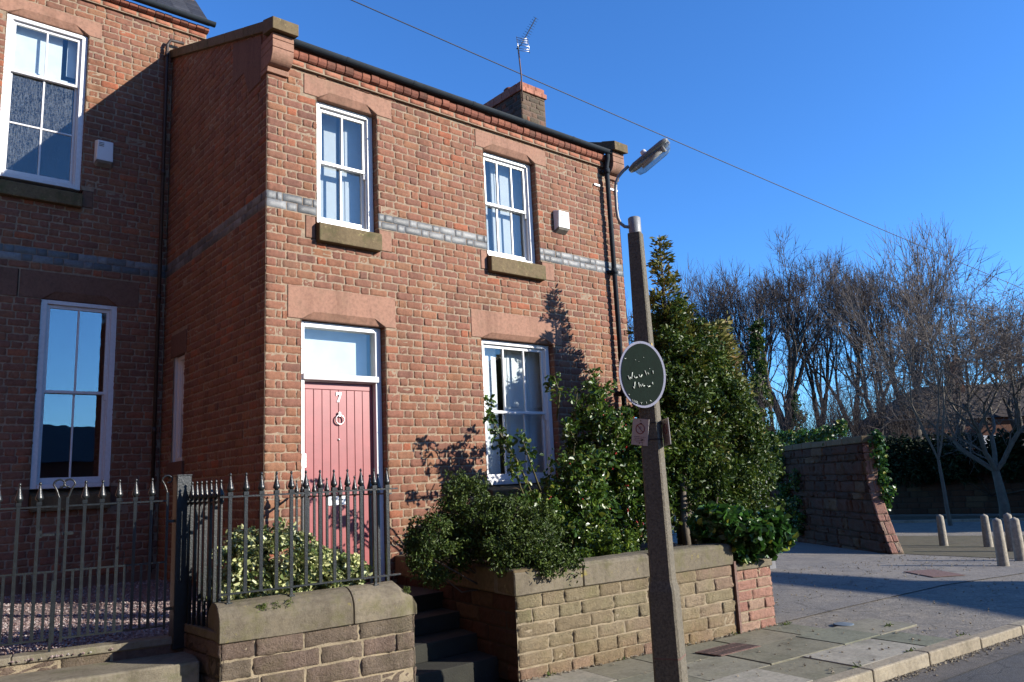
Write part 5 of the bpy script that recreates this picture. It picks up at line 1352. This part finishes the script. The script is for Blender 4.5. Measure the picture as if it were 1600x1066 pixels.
fork_tree('pale_bare_tree', 'pale-twigged bare tree in front of the dark far wall', (29.6, 3.0, -.64), H(440, 1555, 28), 5.8, 77, trunk_h=.22, bm=bark_l, tm=twig_l, r0=.16, depth=8, twigr=.009, ang=.62, low=3, group='bare trees by the far road')
fork_tree('pale_bare_tree', 'tall thin-limbed pale tree standing left of the pale bare tree over the far road', tuple(place(1470, 27)), H(345, 1430, 27), 3.2, 78, trunk_h=.2, bm=bark_l, tm=twig_l, r0=.06, depth=6, twigr=.009, ang=.42, low=2, group='bare trees by the far road', lean=(-.05, .08))
# undergrowth between the trunks
for i, (u, dp, vt, sp) in enumerate([(1110, 40, 600, 2.2), (1200, 41, 610, 2.3), (1290, 41, 600, 2.4), (1340, 38, 585, 2.0), (1420, 38, 560, 2.4)]):
    bare_tree('bare_shrub', ['leafless brown scrub seen left of the ivy-clad trunk', 'leafless brown scrub under the ivy-clad trunk', 'leafless brown scrub above the middle of the ivy-topped wall', 'leafless brown scrub above the end of the tall wall', 'leafless brown scrub in front of the far house'][i],
              place(u, dp), H(vt, u, dp), sp, 200+i, trunk_h=.3, r0=.05, levels=3, nmain=7, multi=5, group='scrub behind the ivy-topped wall', twigr=.016, dome=False, cat='shrub')
# ivy-clad leaning trunk and ivy on the domed tree trunk
bx = np.array(place(1185, 42)); tz = H(505, 1200, 42)-.64
tp = np.array([*place(1207, 42)[:2], tz])
it = empty('ivy_clad_trunk', tuple(bx), 'broken leaning trunk wrapped in dark ivy left of the domed tree', 'tree')
b = B(); b.tube([bx, (bx+tp)/2+np.array([0, 0, 0]), tp], [.3, .22, .1], 8); b.tube([tp, tp+np.array([.3, -.3, .9])], [.08, .03], 6); b.build('trunk', bark, it)
cs = np.array([bx+(tp-bx)*t+rng.normal(0, .12+.25*(1-t), 3) for t in rng.random(110)]); pp, d = clumps(cs, rng.uniform(.2, .4, 110), 5000); V, F = leaves(5000, pp, .17, .8, out=d*.6); quick('ivy', V, F, holly2_m, it)
dm = np.array(place(1252, 44.6)); cs = np.array([dm+np.array([rng.normal(0, .15), rng.normal(0, .15), z]) for z in rng.uniform(0, 6.5, 60)]); pp, d = clumps(cs, rng.uniform(.15, .32, 60), 2600); V, F = leaves(2600, pp, .15, .8, out=d*.6)
o = quick('trunk_ivy', V, F, ivy_m); tag(o, 'dark ivy climbing the trunk of the tall domed tree', 'ivy')
b = B(); c0 = np.array(place(1214, 43)); b.tube([c0, c0+np.array([0, 0, 8.8])], [.12, .09], 7); tag(b.build('bare_pole', bark), 'thin straight bare trunk without branches beside the ivy-clad trunk', 'trunk')

# far boundary wall and hedge
pA = np.array(place(1330, 36)[:2]); pB = np.array(place(1800, 29)[:2])
fwl = empty('far_wall', (*pA, -.64), 'dark far boundary wall across the side road', 'wall')
b = B(); stone_panel(b, F_line(pA, pB), 0, np.linalg.norm(pB-pA), list(np.linspace(-.7, 2.0, 12)), .4, .9, relief=.03, rough=.01)
b.box(0, np.linalg.norm(pB-pA), .015, .4, -.7, 2.0, 1, fn=T_line(pA, pB)); b.build('stonework', [rock_dk, joint_dk], fwl)
cs = np.array([(*(pA+(pB-pA)*t+rng.normal(0, .4, 2)), rng.uniform(.8, 2.5)) for t in rng.random(300)])
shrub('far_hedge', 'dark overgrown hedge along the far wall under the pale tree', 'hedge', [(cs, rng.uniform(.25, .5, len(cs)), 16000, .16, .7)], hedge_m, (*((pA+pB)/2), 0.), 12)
b = B(); k0 = np.array([26.2, 7.2]); k1 = np.array([30.5, -2.6]); b.box(0, 10.7, 0, .2, -.68, -.54, fn=T_line(k0, k1)); tag(b.build('far_kerb', kerb_m), kind='structure')
# far house
fh = empty('far_house', place(1500, 50), 'dark brick far house with chimney behind the bare trees', 'house')
pa = np.array(place(1412, 49)[:2]); pb = np.array(place(1760, 49)[:2]); e = (pb-pa)/np.linalg.norm(pb-pa); Lf = np.linalg.norm(pb-pa); TFH = T_line(pa, pb)
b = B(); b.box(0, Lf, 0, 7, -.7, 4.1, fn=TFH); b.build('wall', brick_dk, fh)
b = B(); v = np.array([(-.3, -.3, 4.1), (Lf+.3, -.3, 4.1), (Lf+.3, 7.3, 4.1), (-.3, 7.3, 4.1), (3.2, 3.4, 6.6), (Lf-3, 3.4, 6.6)], float)
b.add(TFH(v), [(0, 1, 5, 4), (1, 2, 5), (2, 3, 4, 5), (3, 0, 4)]); rf = b.build('roof', simple('brown_roof', (.035, .022, .02), .9), fh)
b = B(); b.box(5.3, 6.1, 2.6, 3.4, 5.6, 8.0, fn=TFH); b.box(5.2, 6.2, 2.5, 3.5, 8.0, 8.15, fn=TFH); b.build('chimney', brick_dk, fh)
b = B()
for x in (5.5, 5.9): c = TFH(np.array([[x, 3.0, 8.15]]))[0]; b.lathe([(.13, 0), (.11, .5), (.13, .55)], c, 10)
b.build('chimney_pot', brick_den, fh)
for x in (1.6, 5.2, 9.2):
    b = B(); b.box(x, x+1.1, -.03, .1, 1.2, 3.0, fn=TFH); b.build('window', white_old, fh)

# unseen slab added across the road, its outline projected back from the driveway shadow
def back(x, y, y0): return (x+.7*(y-y0), .469*(y-y0))
Y0 = -16.
gp_ = [back(*p, Y0) for p in ((6.09, -4.55), (6.45, -3.82), (6.85, -2.94), (7.04, -1.16), (7.2, .6), (8.2, .6), (8.3, -.32), (8.4, -1.69), (8.15, -2.5), (9.2, -3.7))]
nh = empty('driveway_shadow_caster', (16, Y0-3, 0), 'unseen brick slab across the road shaped to cast the driveway shadow', 'house')
poly = [(12.8, 0), (12.8, 3.2)]+gp_+[(gp_[-1][0], 0)]
b = B(); b.prism(poly, lambda V: np.stack([V[:, 0], V[:, 1], V[:, 2]], -1), Y0-.6, Y0); b.build('gable', brick, nh)  # extruded shadow outline, no real gable
b = B(); b.box(gp_[-1][0], gp_[-1][0]+4, Y0-8, Y0-.7, 0, 2.6); b.build('wall', brick, nh)

# tall block added on the left, outside the picture: keeps the low western sky off the shaded walls
nt_ = empty('left_sky_blocker', (-12, -8, 0), 'tall dark brick block added unseen on the left to screen the sky', 'house')
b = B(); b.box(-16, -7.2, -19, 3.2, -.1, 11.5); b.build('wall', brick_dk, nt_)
b = B(); b.add([(-16.3, -19.3, 11.5), (-6.9, -19.3, 11.5), (-6.9, 3.3, 11.5), (-16.3, 3.3, 11.5), (-12, -16, 14), (-12, 0, 14)], [(0, 1, 4), (1, 2, 5, 4), (2, 3, 5), (3, 0, 4, 5)]); b.build('roof', slate, nt_)

ot = empty('opposite_terrace', (-5, -23, 0), 'low dark brick terrace across the road behind the camera', 'house')
b = B(); b.box(-22, 9.5, -26, -20.5, -.1, 3.2); b.build('wall', brick_dk, ot)
b = B(); b.prism([(-20.2, 3.2), (-23.2, 4.9), (-26.3, 3.2)], lambda V: np.stack([V[:, 1], V[:, 0], V[:, 2]], -1), -22.2, 9.7); b.build('roof', slate, ot)

# grit, weeds and dead leaves gathered along the kerb, wall foot and joints
pos = []
for k in range(900): q = st(rng.uniform(-1, 9), 1.78+abs(rng.normal(0, .05))); pos.append((*q, -.09))
for k in range(260): q = st(rng.uniform(0, 3.3), .0+abs(rng.normal(0, .03))); pos.append((*q, .006))
for k in range(240): q = st(rng.uniform(0, 9), rng.uniform(0, 1.6)); pos.append((*q, .006))
for k in range(500): pos.append((rng.uniform(5, 13), rng.uniform(-2.6, -.4), .006))
pos = np.array([(x, y, z+gz(x)) for x, y, z in pos]); n = len(pos); sz = rng.uniform(.005, .016, n)
V = oc[None]*sz[:, None, None]*rng.uniform(.6, 1.4, (n, 6, 1)); V = V+pos[:, None]
F = np.array([(0, 1, 4), (1, 2, 4), (2, 3, 4), (3, 0, 4), (1, 0, 5), (2, 1, 5), (3, 2, 5), (0, 3, 5)]); F = (F[None]+(np.arange(n)*6)[:, None, None]).reshape(-1, 3)
tag(quick('grit', V.reshape(-1, 3), F, kerb_m), 'loose grit scattered along the kerb and pavement', 'grit', kind='stuff')
pos = []
for j, (a, c) in enumerate(((.3, .02), (1.1, .02), (1.9, .02), (2.6, .03), (3.35, .1), (3.9, .9), (2.2, 1.615), (1.2, 1.615), (3.0, 1.615), (3.9, 1.615))):
    q = st(a, c); pos += [(q[0]+rng.normal(0, .04), q[1]+rng.normal(0, .012), .005) for _ in range(26)]
pos = np.array(pos); V, F = leaves(len(pos), pos, .035, .3, up_bias=.2)
tag(quick('weeds', V, F, grass_m), 'small green weeds growing in the pavement joints and wall foot', 'weeds', kind='stuff')

# block added unseen beyond the right edge to shade the far road and hedge
rh = empty('right_shade_block', (40, -10, -.6), 'large brick block added beyond the right edge to shade the far road', 'house')
b = B(); b.box(35, 52, -15, -7, -.7, 7.6); b.build('wall', brick_dk, rh)
b = B(); b.prism([(-15.4, 7.6), (-11, 10.2), (-6.6, 7.6)], lambda V: np.stack([V[:, 1], V[:, 0], V[:, 2]], -1), 34.6, 52.4); b.build('roof', slate, rh)
